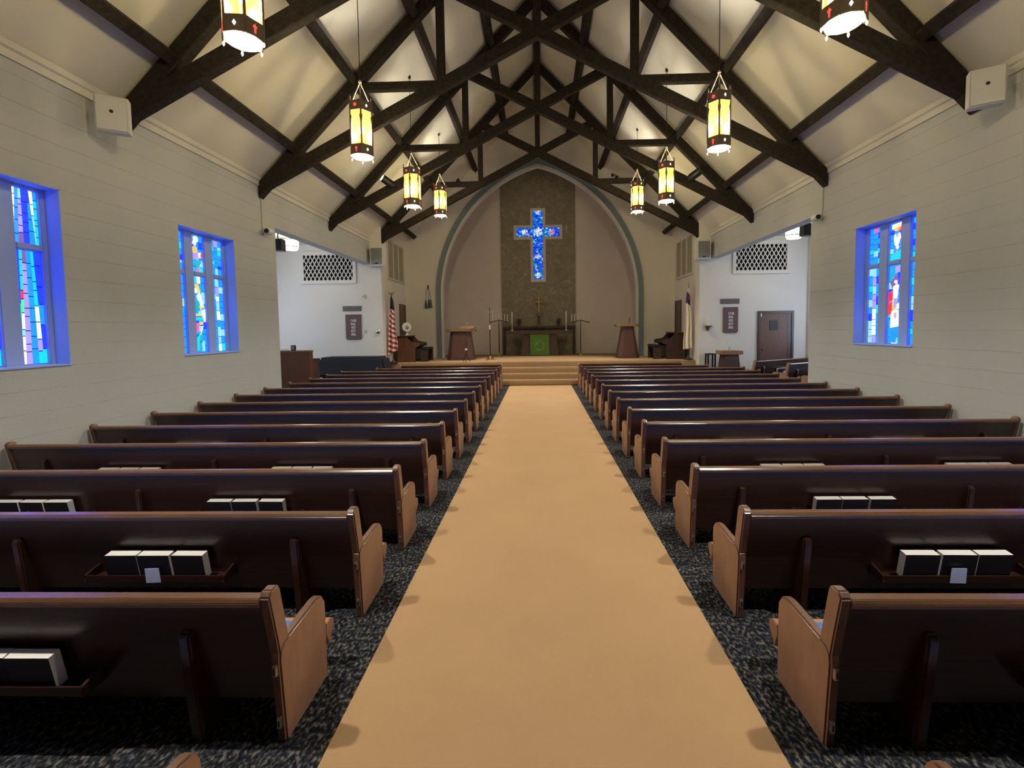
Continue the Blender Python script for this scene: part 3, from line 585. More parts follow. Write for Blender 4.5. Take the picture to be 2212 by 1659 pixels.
# brass altar cross
t = thing('altar_cross', 'slender brass cross with a ring on the shelf behind the altar', 'cross', (at(1164.5, 700, ry).x, ry, zr))
G().lathe([(.13, 0), (.13, .03), (.06, .06), (.03, .12)], n=16).obj('base', 'brass', t); G().tube([(0, 0, .1), (0, 0, .45)], .035, 8).obj('stem', 'bronze', t); G().lathe([(.03, .45), (.11, .52), (.12, .56), (.03, .64)], n=14).obj('knop', 'pale_metal', t)
G().box(-.025, .025, -.015, .015, .6, 1.42).obj('upright', 'brass', t); G().box(-.17, .17, -.015, .015, 1.14, 1.19).obj('arm', 'brass', t)
pts = [(.20*math.cos(2*PI*i/24), 0, 1.16+.20*math.sin(2*PI*i/24)) for i in range(25)]; G().tube(pts, .009, 6).obj('ring', 'brass', t)
for px_ in (1121.5, 1207):
    t = thing('vase', 'dark bronze vase on the shelf behind the altar, '+('covered-piano side' if px_ < 1160 else 'font side'), 'vase', (at(px_, 700, ry).x, ry, zr), group='altar vases')
    G().lathe([(.05, 0), (.055, .02), (.04, .06), (.075, .2), (.068, .30), (.072, .34)], n=16).obj('body', 'bronze', t); G().lathe([(.072, .335), (.074, .35), (.06, .352), (.055, .30)], n=16).obj('rim', 'black', t)
for px_ in (1106.7, 1222.7):
    t = thing('altar_candlestick', 'brass candlestick with a tall white candle on the altar, '+('covered-piano side' if px_ < 1160 else 'font side'), 'candlestick', (at(px_, 714, ay).x, ay-.1, ZP+hA), group='altar candlesticks')
    G().lathe([(.085, 0), (.08, .025), (.03, .05), (.018, .1), (.03, .17), (.018, .24), (.045, .33), (.045, .36)], n=14).obj('holder', 'pale_metal', t); G().lathe([(.026, .36), (.026, .86), (.004, .88)], n=10).obj('candle', 'wax', t)
# candelabra
for px_ in (1077.9, 1254):
    yy = 21.75; X = at(px_, 720, yy).x
    t = thing('candelabrum', 'seven-candle floor candelabrum beside the altar, '+('covered-piano side' if px_ < 1160 else 'font side'), 'candelabrum', (X, yy, ZP), group='floor candelabra')
    H = at(px_, 692, yy).z-ZP
    G().lathe([(.16, 0), (.15, .03), (.05, .08), (.02, .16)], n=16).obj('foot', 'brass', t); G().tube([(0, 0, .1), (0, 0, H-.02)], [.026, .016], 8).obj('pole', 'bronze', t)
    g = G(); 
    for sx in (-1, 1): g.bar((0, 0, H), (sx*.44, 0, H-.10), .03, .035)
    g.obj('branch', 'bronze', t)
    for k in range(-3, 4):
        zc_ = H-abs(k)*.031+.0; xx = k*.135
        G().lathe([(.012, -.0), (.03, .03), (.03, .045)], (xx, 0, zc_), 10).obj('cup', 'brass', t); G().lathe([(.02, .04), (.02, .36), (.003, .375)], (xx, 0, zc_), 8).obj('candle', 'wax', t)
# processional torch and cross
yy = 18.6; X = at(1059, 779, yy).x
t = thing('processional_torch', 'slim black floor stand with one white candle on the chancel', 'candle stand', (X, yy, ZP)); zt_ = at(1059, 712, yy).z-ZP
G().lathe([(.19, 0), (.18, .02), (.05, .05), (.04, .14), (.016, .18)], n=18).obj('base', 'brass', t); G().tube([(0, 0, .15), (0, 0, zt_)], .017, 8).obj('pole', 'black', t); G().lathe([(.014, zt_), (.035, zt_+.03), (.024, zt_+.04), (.024, zt_+.17), (.003, zt_+.19)], n=10).obj('candle', 'wax', t)
yy = 19.6; X = at(1059.5, 775, yy).x
t = thing('processional_cross', 'slender standing cross on a pole at the chancel edge', 'cross', (X, yy, ZP)); zt_ = at(1059, 664, yy).z-ZP
G().lathe([(.17, 0), (.16, .02), (.05, .05), (.016, .12)], n=18).obj('base', 'bronze', t); G().tube([(0, 0, .1), (0, 0, zt_)], .015, 8).obj('pole', 'bronze', t); G().box(-.19, .19, -.012, .012, zt_-.20, zt_-.165).obj('arm', 'pale_metal', t)
# pulpit and lectern
def pulpit(name, label, cat, xc, yb, wb, wt, h, ws, desk, sy=1.0):
    t = thing(name, label, cat, (xc, yb, ZP)); g = G()
    def ringp(w, d, c): return [(-w+c, -d), (w-c, -d), (w, -d+c), (w, d), (-w, d), (-w, -d+c)]
    lo_, hi_ = ringp(wb, .36*sy, wb*.35), ringp(wt, .30*sy, wt*.35); k = 6
    g.add([(x, y, .09) for x, y in lo_]+[(x, y, h-.10) for x, y in hi_], [tuple(range(k)), tuple(range(2*k-1, k-1, -1))]+[(i, (i+1) % k, k+(i+1) % k, k+i) for i in range(k)]); g.obj('body', 'pulpit_wood', t, bevel=.008)
    G().prism(ringp(wb+.02, .38*sy, wb*.35), 0, .09, 'z').obj('plinth', 'pulpit_wood', t, bevel=.006)
    G().prism(ringp(ws, .44*sy, ws*.4), h-.10, h, 'z').obj('top', 'tan_wood', t, bevel=.012)
    if desk: G().prism([(-.38*sy, h), (.2, h), (.2, h+.13), (-.38*sy, h+.02)], desk[0], desk[1], 'x').obj('desk', 'tan_wood', t, bevel=.006)
    return t
yp = 19.1
t = pulpit('pulpit', 'wide splayed wooden pulpit with a book desk on the chancel', 'pulpit', at(996, 750, yp).x, yp, .54, .40, at(996, 711, yp).z-ZP, .60, (0.0, .56))
G().tube([(.30, -.05, t.children[2].dimensions.z*0+(at(996, 711, yp).z-ZP)+.06), (.32, -.08, (at(996, 711, yp).z-ZP)+.20), (.28, -.2, (at(996, 711, yp).z-ZP)+.27)], [.008, .008, .018], 8).obj('microphone', 'white_plastic', t)
t = pulpit('lectern', 'narrow splayed wooden lectern on the chancel, font side', 'lectern', at(1355, 750, yp).x, yp, .42, .21, at(1355, 700, yp).z-ZP, .46, None)
G().tube([(.06, -.05, at(1355, 700, yp).z-ZP), (.08, -.1, at(1355, 700, yp).z-ZP+.25)], [.007, .014], 8).obj('microphone', 'black', t)
# hanging tassels on the arch wall
q = at(924.5, 617, YA-.04); t = thing('tassel_cord', 'gold cord with slate blue tassels hung beside the arch', 'tassel', (q.x, YA-.04, q.z))
G().lathe([(.02, -.16), (.03, -.12), (.03, -.02), (.015, .03)], n=10).obj('hook', 'black', t)
for k, (dx, dz) in enumerate(((-.11, -.62), (.02, -.60), (.10, -.58))):
    G().tube([(0, 0, -.1), (dx*.9, 0, -.3), (dx, 0, dz)], .009, 6).obj('cord', 'cord_gold', t); G().lathe([(.055+.01*k, dz-.36), (.06, dz-.3), (.03, dz-.05), (.02, dz)], (dx, 0, 0), 10).obj('tassel', 'tassel_blue', t)
# organ screens, chancel doorways, wall brackets
for s in (-1, 1):
    x = s*CHX; t = thing('organ_screen', 'three-panel beige fabric organ screen on the chancel wall, '+SIDE[s], 'screen', (x, 18.85, 4.80)); d = -s
    def bb(y0, y1, z0, z1, th): return G().box(*sorted((0, d*th)), y0, y1, z0, z1)
    for z0, z1 in ((-.77, -.70), (.70, .77)): bb(-1.08, 1.08, z0, z1, .05).obj('frame', 'trim_paint', t)
    for y0, y1 in ((-1.08, -1.01), (1.01, 1.08)): bb(y0, y1, -.70, .70, .05).obj('frame', 'trim_paint', t)
    for k in (-1, 0, 1): bb(k*.68-.31, k*.68+.31, -.70, .70, .02).obj('fabric_panel', 'organ_fabric', t)
    for k in (-.5, .5): bb(k*.68-.03, k*.68+.03, -.70, .70, .045).obj('mullion', 'trim_paint', t)
    dr = thing('door_%d' % (2 if s < 0 else 3), 'dark brown door in the chancel side wall, '+SIDE[s], 'door', (x, 19.60, ZP), kind='structure')
    G().box(*sorted((0, d*.03)), -.34, .34, 0, 2.28).obj('leaf', 'dark_wood', dr, bevel=.004)
    for y0, y1, z0, z1 in ((-.40, -.34, 0, 2.34), (.34, .40, 0, 2.34), (-.34, .34, 2.28, 2.34)): G().box(*sorted((0, d*.05)), y0, y1, z0, z1).obj('frame', 'brown_wood', dr)
    G().lathe([(.025, 0), (.03, .02), (.02, .05)], (d*.05, -.26, 1.0), 10).obj('knob', 'brass', dr)
    t = tag(G().box(*sorted((x+d*.001, x+d*.07)), 18.12, 18.20, 3.0, 3.22).obj('wall_bracket', 'bronze', bevel=.01), 'small dark bracket on the chancel wall, '+SIDE[s], 'bracket')

# organ consoles on the chancel, seen end-on
def console(s, yc, label, mats):
    t = thing('organ_console', label, 'organ', (s*4.92, yc, ZP), group=None); d = -s
    # profile in x (towards the middle of the chancel) and z
    body = [(.66, 0), (.66, .98), (.30, 1.0), (.12, .80), (-.22, .74), (-.22, .62), (-.05, .56), (-.05, 0)]
    for y0, y1 in ((-.62, -.56), (.56, .62)): G().prism([(-d*x_, z_) for x_, z_ in body], y0, y1, 'y').obj('end_panel', mats[0], t, bevel=.006)
    G().prism([(-d*x_, z_) for x_, z_ in [(.64, .02), (.64, .99), (.56, .99), (.56, .02)]], -.56, .56, 'y').obj('back', mats[0], t); G().prism([(-d*x_, z_) for x_, z_ in [(.66, .97), (.66, 1.02), (.26, 1.04), (.26, .99)]], -.65, .65, 'y').obj('lid', mats[1], t, bevel=.006)
    G().box(*sorted((-d*.12, d*.24)), -.56, .56, .62, .70).obj('keyboard', 'black', t, bevel=.006); G().box(*sorted((-d*.0, -d*.06)), -.56, .56, .05, .5).obj('kneeboard', mats[1], t)
    return t
console(-1, 18.55, 'brown wooden organ console on the chancel by the American flag', ('brown_wood', 'dark_wood'))
console(1, 18.55, 'dark wooden organ console on the chancel by the white flag', ('dark_wood', 'dark_wood'))
for s in (-1, 1):
    t = thing('organ_bench', 'dark padded bench pulled up to the organ console, '+SIDE[s], 'bench', (s*4.56, 18.55, ZP), group='organ benches')
    G().box(-.17, .17, -.5, .5, .46, .56).obj('seat', 'black', t, bevel=.03)
    for y in (-.44, .44): G().box(-.15, .15, y-.03, y+.03, 0, .46).obj('leg', 'dark_wood', t, bevel=.006)
# small fan on the covered-piano side console
t = thing('desk_fan', 'small round white fan standing on the brown organ console', 'fan', (-5.25, 18.2, ZP+1.045))
G().lathe([(.10, 0), (.10, .02), (.03, .04), (.02, .14)], n=16).obj('base', 'white_plastic', t)
o = G().lathe([(.17, -.05), (.19, 0), (.17, .05)], n=24).obj('cage', 'white_plastic', t, (0, 0, .32)); o.rotation_euler = (PI/2, 0, .5)
o = G().lathe([(.06, -.06), (.06, .06)], n=12).obj('motor', 'grey_grille', t, (.02, -.03, .32)); o.rotation_euler = (PI/2, 0, .5)

# ------------------------------------------------------------------ flags
def flag(label, x, y, top, kind):
    t = thing('flag', label, 'flag', (x, y, ZP)); H = top-ZP
    G().lathe([(.17, 0), (.17, .03), (.06, .08), (.03, .14)], n=18).obj('base', 'bronze', t); G().tube([(0, 0, .05), (0, 0, H-.1)], .016, 8).obj('pole', 'brown_wood', t)
    if kind == 'us':
        f = G().lathe([(.012, H-.12), (.05, H-.08), (.02, H-.04), (.03, H)], n=10).obj('finial', 'brass', t)
        for sx in (-1, 1): G().prism([(0, H-.04), (sx*.11, H+.05), (sx*.10, H-.08), (sx*.02, H-.12)], -.012, .012, 'y').obj('wing', 'brass', t)
    else: G().lathe([(.012, H-.12), (.03, H-.06), (.003, H+.12)], n=10).obj('finial', 'brass', t)
    g = G(); NS, NT = 30, 60; zt0 = H-.16; drop = 2.25 if kind == 'us' else 2.25; d_ = 1 if kind == 'us' else -1
    def pos(u, v):   # u across the bunched cloth, v down its hanging length
        wd = .05+(.36 if kind == 'us' else .31)*min(1, v*1.15)**.8; fold = (.015+.045*min(1, v*1.5))*math.sin(u*15+v*3)
        return (d_*((u-(.52 if kind == 'us' else .42))*wd+.015*math.sin(v*9)), -.035-.05*math.sin(u*PI)+fold, zt0-v*drop*(1-.10*u*(1 if kind == 'us' else -.3)))
    for i in range(NS+1):
        for j in range(NT+1): g.v.append(pos(i/NS, j/NT))
    for i in range(NS):
        for j in range(NT):
            a = i*(NT+1)+j; g.f.append((a, a+1, a+NT+2, a+NT+1)); u, v = (i+.5)/NS, (j+.5)/NT
            if kind == 'us': mi = 2 if v < .20+.05*u else int((v*drop-u*.34+1.0)/.10) % 2
            else: mi = 2 if .12 < v+.06*u < .30 else 1
            g.mi.append(mi)
    o = g.obj('cloth', ['flag_red', 'flag_white', 'flag_navy'] if kind == 'us' else ['flag_red', 'flag_cream', 'flag_blue'], t)
    so = o.modifiers.new('solidify', 'SOLIDIFY'); so.thickness = .006
    if kind == 'us':
        sg = G()
        for i in range(3):
            for j in range(5):
                q = pos(.2+.3*i, .04+.03*j); sg.lathe([(.012, -.001), (.012, .001)], (q[0], q[1]-.012, q[2]), 5)
        sg.obj('stars', 'flag_white', t)
    else: G().prism([(-.03, zt0-.46), (.01, zt0-.46), (.01, zt0-.28), (-.03, zt0-.28)], -.11, -.10, 'y').obj('cross', 'flag_red', t)
q = at(832, 632, 17.55); flag('American flag hanging on a pole at the chancel corner', -5.60, 17.52, q.z, 'us')
q = at(1500, 612, 17.55); flag('white flag with a blue corner hanging on a pole by the chancel', 5.60, 17.62, q.z, 'cf')

# ------------------------------------------------------------------ transept fittings
def grille(xa, xb, ya, yb, label):
    p0, p1 = at(xa, yb, YT), at(xb, ya, YT); w_, h_ = p1.x-p0.x, p1.z-p0.z
    t = thing('wall_grille', label, 'grille', ((p0.x+p1.x)/2, YT, (p0.z+p1.z)/2)); W, Hh = w_/2, h_/2
    G().box(-W+.1, W-.1, -.012, -.004, -Hh+.1, Hh-.1).obj('backing', 'void', t)
    for x0, x1, z0, z1 in ((-W, W, -Hh, -Hh+.12), (-W, W, Hh-.12, Hh), (-W, -W+.12, -Hh+.12, Hh-.12), (W-.12, W, -Hh+.12, Hh-.12)): G().box(x0, x1, -.05, 0, z0, z1).obj('frame', 'white_wall_paint', t, bevel=.004)
    iw, ih = W-.11, Hh-.11; sl = 1.75; c = -iw-ih/sl
    while c < iw+ih/sl:
        for sg in (-1, 1):
            # line x = c + sg*z/sl clipped to the opening
            zs = [-ih, ih]; lo_, hi_ = -ih, ih
            for bnd in (-iw, iw):
                zz = (bnd-c)*sl*sg
                if sg > 0:
                    if bnd < 0: lo_ = max(lo_, zz)
                    else: hi_ = min(hi_, zz)
                else:
                    if bnd < 0: hi_ = min(hi_, zz)
                    else: lo_ = max(lo_, zz)
            if hi_-lo_ > .05: G().bar((c+sg*lo_/sl, -.022-.006*sg, lo_), (c+sg*hi_/sl, -.022-.006*sg, hi_), .012, .032, (0, 0, 1) if False else (1, 0, 0)).obj('slat', 'white_wall_paint', t, smooth=False)
        c += .155
grille(651, 768, 543, 614, 'white diamond lattice vent above the hymn board, covered-piano side')
grille(1582, 1707, 519, 592, 'white diamond lattice vent above the hymn board, font side')
def textmesh(s_, size):
    cu = bpy.data.curves.new('t', 'FONT'); cu.body = s_; cu.size = size; cu.extrude = .003; cu.align_x = 'CENTER'; cu.align_y = 'CENTER'
    o = bpy.data.objects.new('t', cu); COL.objects.link(o); dg = bpy.context.evaluated_depsgraph_get(); me = bpy.data.meshes.new_from_object(o.evaluated_get(dg))
    bpy.data.objects.remove(o); me.materials.clear(); me.materials.append(MAT['number_white']); return me
for s, (bx0, bx1, by0, by1, px0, px1, py0, py1) in ((-1, (748.5, 780, 679, 734, 741, 780.5, 661, 672.5)), (1, (1561.5, 1594, 663, 719.5, 1556, 1597, 645, 656.5))):
    a, b = at(bx0, by1, YT), at(bx1, by0, YT); t = thing('hymn_board', 'dark red hymn number board on the white wall, '+SIDE[s], 'hymn board', ((a.x+b.x)/2, YT, (a.z+b.z)/2)); W, Hh = (b.x-a.x)/2, (b.z-a.z)/2
    G().prism([(-W+.05, -Hh), (W-.05, -Hh), (W, -Hh+.06), (W, Hh), (-W, Hh), (-W, -Hh+.06)], -.04, -.001, 'y').obj('board', 'hymn_board', t, bevel=.006)
    for k, tx in enumerate(('1548', '846', '405', '872', '896')):
        o = link('numerals', textmesh(tx, .135), t, (0, -.042, Hh*.50-k*.128)); o.rotation_euler = (PI/2, 0, 0); o.scale = (.84, 1, 1)
    a, b = at(px0, py1, YT), at(px1, py0, YT); t = thing('wall_plaque', 'dark rectangular plaque above the hymn board, '+SIDE[s], 'plaque', ((a.x+b.x)/2, YT, (a.z+b.z)/2)); W, Hh = (b.x-a.x)/2, (b.z-a.z)/2
    G().box(-W, W, -.03, -.001, -Hh, Hh).obj('frame', 'plaque', t, bevel=.006); G().box(-W+.025, W-.025, -.034, -.029, -Hh+.025, Hh-.025).obj('face', 'plaque', t)
for (x_, y_, w_, h_, nm, lb) in ((785.5, 641, .10, .16, 'thermostat', 'small white thermostat box above the hymn board plaque'), (790, 716, .09, .16, 'light_switch', 'white switch plate beside the hymn board')):
    q = at(x_, y_, YT); t = thing(nm, lb, 'switch', (q.x, YT, q.z)); G().box(-w_/2, w_/2, -.05 if nm == 'thermostat' else -.015, -.001, -h_/2, h_/2).obj('plate', 'white_plastic', t, bevel=.006); G().box(-.02, .02, -.058 if nm == 'thermostat' else -.026, -.014, -.03, .03).obj('button', 'grey_grille', t, bevel=.003)
q = at(816.5, 716, YT); t = thing('wall_bell', 'round chrome wall fitting between switch and American flag', 'fitting', (q.x, YT, q.z))
o = G().lathe([(.09, 0), (.085, .03), (.04, .07), (.01, .08)], n=18).obj('dome', 'pale_metal', t); o.rotation_euler = (PI/2, 0, 0); G().box(-.03, .03, -.02, -.001, -.14, -.08).obj('bracket', 'white_plastic', t)
# wall holder with small figure, font side
q = at(1528, 706, YT); t = thing('wall_candle_holder', 'small dark wall shelf holding a white candle, beside the white flag', 'wall shelf', (q.x, YT, q.z))
G().box(-.10, .12, -.16, -.001, 0, .04).obj('shelf', 'pulpit_wood', t, bevel=.006); G().prism([(-.03, -.14), (.02, -.14), (.08, 0), (-.08, 0)], -.08, -.001, 'y').obj('bracket', 'pulpit_wood', t); G().lathe([(.05, .04), (.05, .10), (.02, .13), (.035, .22), (.03, .28), (.012, .32)], (0, -.08, 0), 12).obj('candle', 'white_plastic', t)
# transept door
a, b = at(1635, 775, YT), at(1714, 671, YT); w_ = (b.x-a.x)
dr = thing('door_1', 'plain brown wooden door with a small dark plaque, font-side transept', 'door', ((a.x+b.x)/2, YT, ZT), kind='structure'); hd = b.z-ZT
G().box(-w_/2+.09, w_/2-.22, -.03, -.002, 0, hd-.08).obj('leaf', 'brown_wood', dr, bevel=.004); G().box(w_/2-.22, w_/2-.08, -.035, -.002, 0, hd-.08).obj('side_leaf', 'dark_wood', dr, bevel=.003)
for x0, x1, z0, z1 in ((-w_/2, -w_/2+.09, 0, hd), (w_/2-.08, w_/2, 0, hd), (-w_/2+.09, w_/2-.08, hd-.08, hd)): G().box(x0, x1, -.06, -.002, z0, z1).obj('frame', 'dark_wood', dr, bevel=.004)
q = at(1671, 702.5, YT); G().box(q.x-(a.x+b.x)/2-.16, q.x-(a.x+b.x)/2+.15, -.045, -.028, q.z-ZT-.18, q.z-ZT+.18).obj('plaque', 'black', dr, bevel=.004)
q = at(1641, 680, YT); G().box(q.x-(a.x+b.x)/2-.06, q.x-(a.x+b.x)/2+.06, -.035, -.03, q.z-ZT-.07, q.z-ZT+.07).obj('notice', 'paper', dr)
G().lathe([(.03, 0), (.035, .03), (.02, .05)], (-w_/2+.20, -.06, 1.0), 10).obj('knob', 'brass', dr)
# font and stool
yf = 16.35; t = thing('baptismal_font', 'splayed wooden font pedestal with a thick square top', 'font', (at(1575, 770, yf).x, yf, ZT)); hF = at(1575, 757, yf).z-ZT; wF = (at(1597, 760, yf).x-at(1554, 760, yf).x)/2
G().box(-wF, wF, -.34, .34, hF-.13, hF).obj('top', 'tan_wood', t, bevel=.01); g = G(); b0, b1 = wF*.92, wF*.68
g.add([(-b0, -.32, 0), (b0, -.32, 0), (b0, .32, 0), (-b0, .32, 0), (-b1, -.24, hF-.13), (b1, -.24, hF-.13), (b1, .24, hF-.13), (-b1, .24, hF-.13)], [(0, 3, 2, 1), (4, 5, 6, 7), (0, 1, 5, 4), (1, 2, 6, 5), (2, 3, 7, 6), (3, 0, 4, 7)]); g.obj('pedestal', 'altar_wood', t, bevel=.008)
t = thing('bottle', 'small clear bottle standing on the font', 'bottle', (at(1576, 750, yf).x, yf, ZT+hF)); G().lathe([(.035, 0), (.035, .09), (.015, .12), (.012, .16)], n=12).obj('body', 'glass_bottle', t); G().lathe([(.014, .155), (.014, .18)], n=10).obj('cap', 'white_plastic', t)
t = thing('stand_table', 'narrow black open-framed stand beside the font', 'stand', (at(1542, 775, 16.6).x-.02, 16.88, ZT)); hS = at(1542, 764.5, 16.6).z-ZT
G().box(-.15, .15, -.15, .15, hS-.04, hS).obj('top', 'black', t, bevel=.004)
for x_ in (-.125, .125):
    for y_ in (-.125, .125): G().box(x_-.022, x_+.022, y_-.022, y_+.022, 0, hS-.04).obj('leg', 'black', t)
G().box(-.103, .103, -.12, -.09, .25, .29).obj('stretcher', 'black', t); G().box(-.103, .103, .09, .12, .25, .29).obj('stretcher', 'black', t)
# covered piano, cabinet, upright case
t = thing('covered_piano', 'grand piano hidden under a quilted navy cover', 'piano', (-6.62, 16.42, ZT)); zc_ = 1.13-ZT
g = G(); lo_ = [(-1.32, -.62), (1.28, -.62), (1.36, .1), (1.2, .62), (-1.30, .62)]; hi_ = [(-1.14, -.50), (1.10, -.48), (1.14, .1), (1.02, .5), (-1.12, .5)]
k = 5; g.add([(x, y, .28) for x, y in lo_]+[(x, y, zc_) for x, y in hi_], [tuple(range(k)), tuple(range(2*k-1, k-1, -1))]+[(i, (i+1) % k, k+(i+1) % k, k+i) for i in range(k)]); g.obj('cover', 'black_cloth', t, bevel=.09, seg=4)
for x_, y_ in ((-1.0, -.3), (-1.0, .3), (.9, 0)): G().box(x_-.06, x_+.06, y_-.06, y_+.06, 0, .3).obj('leg', 'black', t)
yc = 13.05; a, b = at(604, 763, yc), at(667, 757, yc)
t = thing('upright_cabinet', 'tall plain brown wooden cabinet at the transept opening', 'cabinet', ((a.x+b.x)/2-.03, yc+.25, ZT)); W = (b.x-a.x)/2+.03; hC = b.z-ZT
G().box(-W, W, -.25, -.02, 0, hC-.04).obj('body', 'brown_wood', t, bevel=.006); G().box(-W-.015, W+.015, -.265, -.005, hC-.04, hC).obj('top', 'tan_wood', t, bevel=.006)
t = thing('desk_clock', 'small black framed clock on top of the wooden cabinet', 'clock', (at(634, 756, yc+.1).x, yc+.1, ZT+hC)); o = G().box(-.065, .065, -.03, .03, 0, .15).obj('case', 'black', t, bevel=.006); G().box(-.05, .05, -.034, -.029, .025, .13).obj('face', 'grey_grille', t)
t = thing('stacked_papers', 'stack of white papers on top of the wooden cabinet', 'papers', (at(611, 757, yc+.1).x, yc+.11, ZT+hC)); G().box(-.10, .11, -.11, .11, 0, .035).obj('sheets', 'paper', t); G().box(-.10, .10, -.10, .10, .035, .05).obj('sheets', 'paper', t)
t = thing('wooden_partition', 'low brown wooden partition behind the tall cabinet', 'partition', (at(690, 790, 14.6).x-.36, 14.6, ZT)); G().box(-.5, .35, -.03, .03, 0, .98).obj('panel', 'brown_wood', t, bevel=.004); G().box(-.52, .37, -.05, .05, .98, 1.03).obj('cap', 'dark_wood', t, bevel=.006)
t = thing('paper_box', 'pale pink cardboard box on the low partition', 'box', (at(669, 770, 14.6).x, 14.6, ZT+1.03)); G().box(-.10, .10, -.05, .05, 0, .28).obj('carton', 'flag_white', t, bevel=.004); G().box(-.10, .10, -.052, -.049, .22, .225).obj('flap', 'trim_paint', t)
# ceiling lights and hanging loudspeakers inside the transepts
for s, (lx, ly), (sx_, sy_) in ((-1, (628, 528), (601, 530)), (1, (1715, 503), (1744, 497))):
    yl = 15.4; q = at(lx, ly, yl); t = thing('drum_light', 'lit glass drum ceiling light in the transept, '+SIDE[s], 'ceiling light', (q.x, yl, TCZ))
    zb = q.z-TCZ
    G().lathe([(.07, -.001), (.07, -.03), (.02, -.04), (.02, zb+.05)], n=14).obj('stem', 'bronze', t); G().lathe([(.20, zb+.14), (.24, zb+.10), (.24, zb-.10), (.20, zb-.18), (.05, zb-.2)], n=20).obj('glass_drum', 'fixture_glass', t)
    G().lathe([(.244, zb-.10), (.246, zb-.085), (.244, zb-.07)], n=20).obj('band', 'bronze', t)
    for k in range(6):
        a_ = 2*PI*k/6; G().bar((.243*math.cos(a_), .243*math.sin(a_), zb-.1), (.243*math.cos(a_), .243*math.sin(a_), zb+.1), .012, .012, (1, 0, 0)).obj('rib', 'bronze', t)
    ys_ = 13.6; q = at(sx_, sy_, ys_); t = thing('hanging_loudspeaker', 'dark brown loudspeaker hung under the transept ceiling, '+SIDE[s], 'loudspeaker', (q.x, ys_, TCZ)); zs = q.z-TCZ
    G().box(-.16, .16, -.13, .13, zs-.17, zs+.17).obj('cabinet', 'dark_wood', t, bevel=.01); G().box(-.13, .13, -.14, -.128, zs-.14, zs+.14).obj('grille', 'black', t); G().tube([(0, 0, zs+.17), (0, 0, -.001)], .015, 8).obj('rod', 'black', t)

# ------------------------------------------------------------------ loudspeakers, cameras, spots in the nave
for s, (x0, x1, y0, y1) in ((-1, (207, 277, 210, 284)), (1, (2096, 2169, 147, 227))):
    yy = 6.42; q = at((x0+x1)/2, (y0+y1)/2, yy); t = thing('wall_loudspeaker', 'white box loudspeaker at the foot of a roof truss, '+SIDE[s], 'loudspeaker', (q.x, yy, q.z), s*-.52, 'white nave loudspeakers')
    G().box(-.185, .185, -.02, .13, -.24, .24).obj('cabinet', 'white_plastic', t, bevel=.008); G().box(-.172, .172, -.030, -.018, -.226, .226).obj('grille', 'white_plastic', t, bevel=.006)
    o = G().lathe([(.022, 0), (.022, .006)], (0, 0, 0), 14).obj('badge', 'black', t, (0, -.030, .03)); o.rotation_euler = (PI/2, 0, 0); G().bar((0, .13, 0), (s*.06, .20, 0), .06, .1).obj('bracket', 'pale_metal', t)
for s, (x0, x1, y0, y1) in ((-1, (798, 828, 533, 574)), (1, (1505, 1537, 517, 560))):
    yy = 16.75; q = at((x0+x1)/2, (y0+y1)/2, yy); t = thing('pier_loudspeaker', 'grey-fronted loudspeaker in a white cabinet at the chancel corner, '+SIDE[s], 'loudspeaker', (q.x, yy, q.z), 0, 'chancel loudspeakers')
    G().box(-.25, .25, 0, .34, -.34, .34).obj('cabinet', 'white_plastic', t, bevel=.012); G().box(-.20, .20, -.015, .002, -.29, .29).obj('grille', 'grey_grille', t, bevel=.006); G().box(-.05, .05, -.018, -.012, -.27, -.23).obj('badge', 'black', t)
for s, (x_, y_) in ((-1, (580, 500)), (1, (1763, 470))):
    xx = s*(WX-.13); r = RIGHT*((x_-PPX)/F)+DOWN*((y_-PPY)/F)+_f; q = CAM+r*((xx-CAM.x)/r.x)
    t = thing('security_camera', 'round white wall camera at the transept opening, '+SIDE[s], 'camera', (xx, q.y, q.z), 0, 'wall cameras')
    o = G().lathe([(.075, -.08), (.08, 0), (.06, .06), (.03, .08)], n=18).obj('body', 'white_plastic', t); o.rotation_euler = (PI/2, 0, 0); o = G().lathe([(.05, -.01), (.05, .01)], n=16).obj('lens', 'black', t, (0, -.082, 0)); o.rotation_euler = (PI/2, 0, 0)
    G().box(*sorted((s*.03, s*.125)), -.04, .04, -.04, .04).obj('mount', 'white_plastic', t, bevel=.006); G().tube([(s*.11, .02, .03), (s*.115, -.02, .12), (s*.115, -.03, .95)], .010, 6).obj('conduit', 'trim_paint', t)
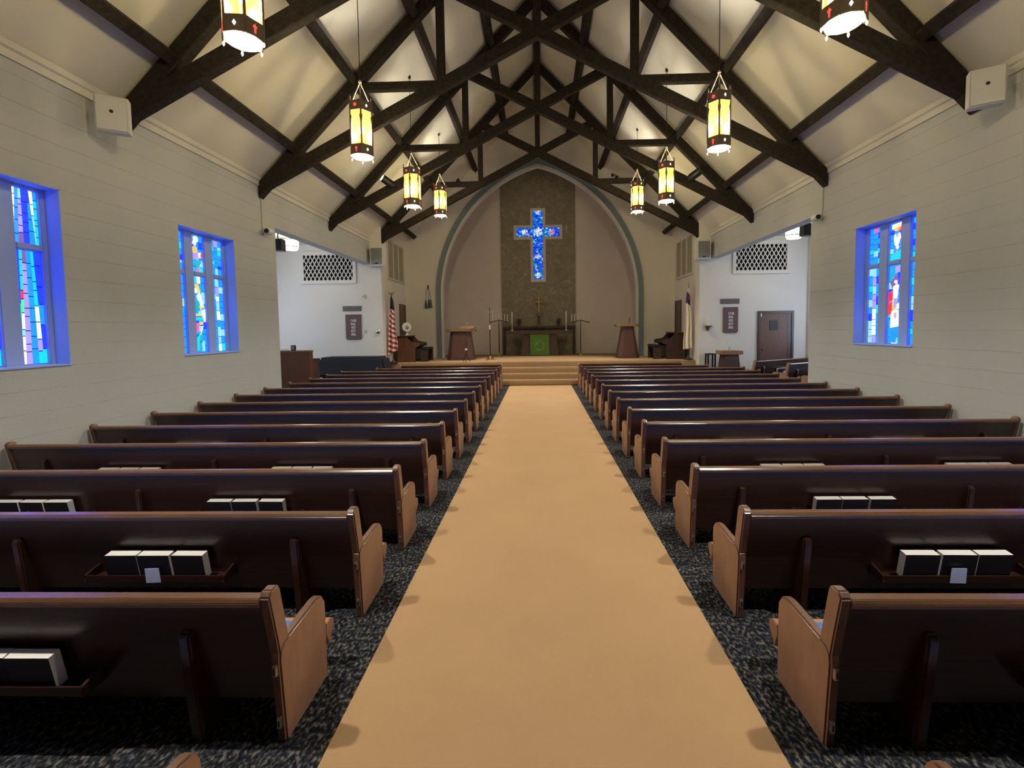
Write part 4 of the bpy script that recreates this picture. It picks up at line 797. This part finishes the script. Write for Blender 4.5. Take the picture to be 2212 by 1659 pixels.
for s, (x_, y_) in ((-1, (989, 388)), (1, (1332, 384))):
    q = at(x_, y_, YA-.35); t = thing('black_spotlight', 'small black spotlight on the gable wall above the arch, '+SIDE[s], 'spotlight', (q.x, YA-.35, q.z), 0, 'gable spotlights')
    o = G().lathe([(.05, -.16), (.09, -.12), (.06, .05), (.03, .10)], n=14).obj('housing', 'black', t); o.rotation_euler = (-.4, s*.25, 0); G().tube([(0, 0, .05), (-s*.1, .2, .22), (-s*.12, .345, .22)], .015, 8).obj('arm', 'black', t); G().box(-s*.12-.05, -s*.12+.05, .33, .349, .16, .28).obj('plate', 'black', t)
    ld = bpy.data.lights.new('gable_lamp', 'SPOT'); ld.energy = GABLE_W; ld.color = (1, .90, .70); ld.shadow_soft_size = .04; ld.spot_size = 1.1; ld.spot_blend = .8
    lo = bpy.data.objects.new('gable_lamp', ld); COL.objects.link(lo); lo.parent = t; p0 = Vector((0, -.07, -.17)); lo.location = p0; lo.rotation_euler = (Vector((0, 17.3, .8))-(Vector(t.location)+p0)).to_track_quat('-Z', 'Y').to_euler()
for s, (x_, y_) in ((-1, (838, 393)), (1, (1500, 378))):
    yy = 13.55; q = at(x_, y_, yy); t = thing('truss_floodlight', 'black floodlight fixed between the timbers of a roof truss, '+SIDE[s], 'spotlight', (q.x, yy, q.z), 0, 'truss floodlights')
    o = G().lathe([(.10, -.19), (.11, -.15), (.11, .12), (.07, .20)], n=16).obj('housing', 'black', t); o.rotation_euler = (0, -s*1.0 if s < 0 else -1.0, 0)
    o.rotation_euler = (-.6, s*1.0+PI, 0)
    o = G().lathe([(.085, -.192), (.085, -.186)], n=16).obj('lens', 'spot_lens' if s < 0 else 'black', t); o.rotation_euler = (-.6, s*1.0+PI, 0)
    G().tube([(0, .0, 0), (0, .21, 0)], .02, 8).obj('bracket', 'black', t)
# camera tripod standing before the pulpit
yt = 17.75; q = at(1007, 760, yt); t = thing('camera_tripod', 'small black tripod with a white camera head before the pulpit', 'tripod', (q.x, yt, ZP)); hT = at(1007, 757, yt).z-ZP
for k in range(3):
    a_ = 2*PI*k/3+.5; G().tube([(0, 0, hT-.12), (.17*math.cos(a_), .17*math.sin(a_), 0.004)], [.014, .010], 8).obj('leg', 'black', t)
G().tube([(0, 0, hT-.2), (0, 0, hT)], .016, 8).obj('column', 'black', t); G().box(-.04, .04, -.03, .03, hT, hT+.08).obj('camera_head', 'white_plastic', t, bevel=.01); G().tube([(0, 0, hT+.08), (.0, .02, hT+.34)], [.012, .02], 8).obj('microphone', 'black', t)
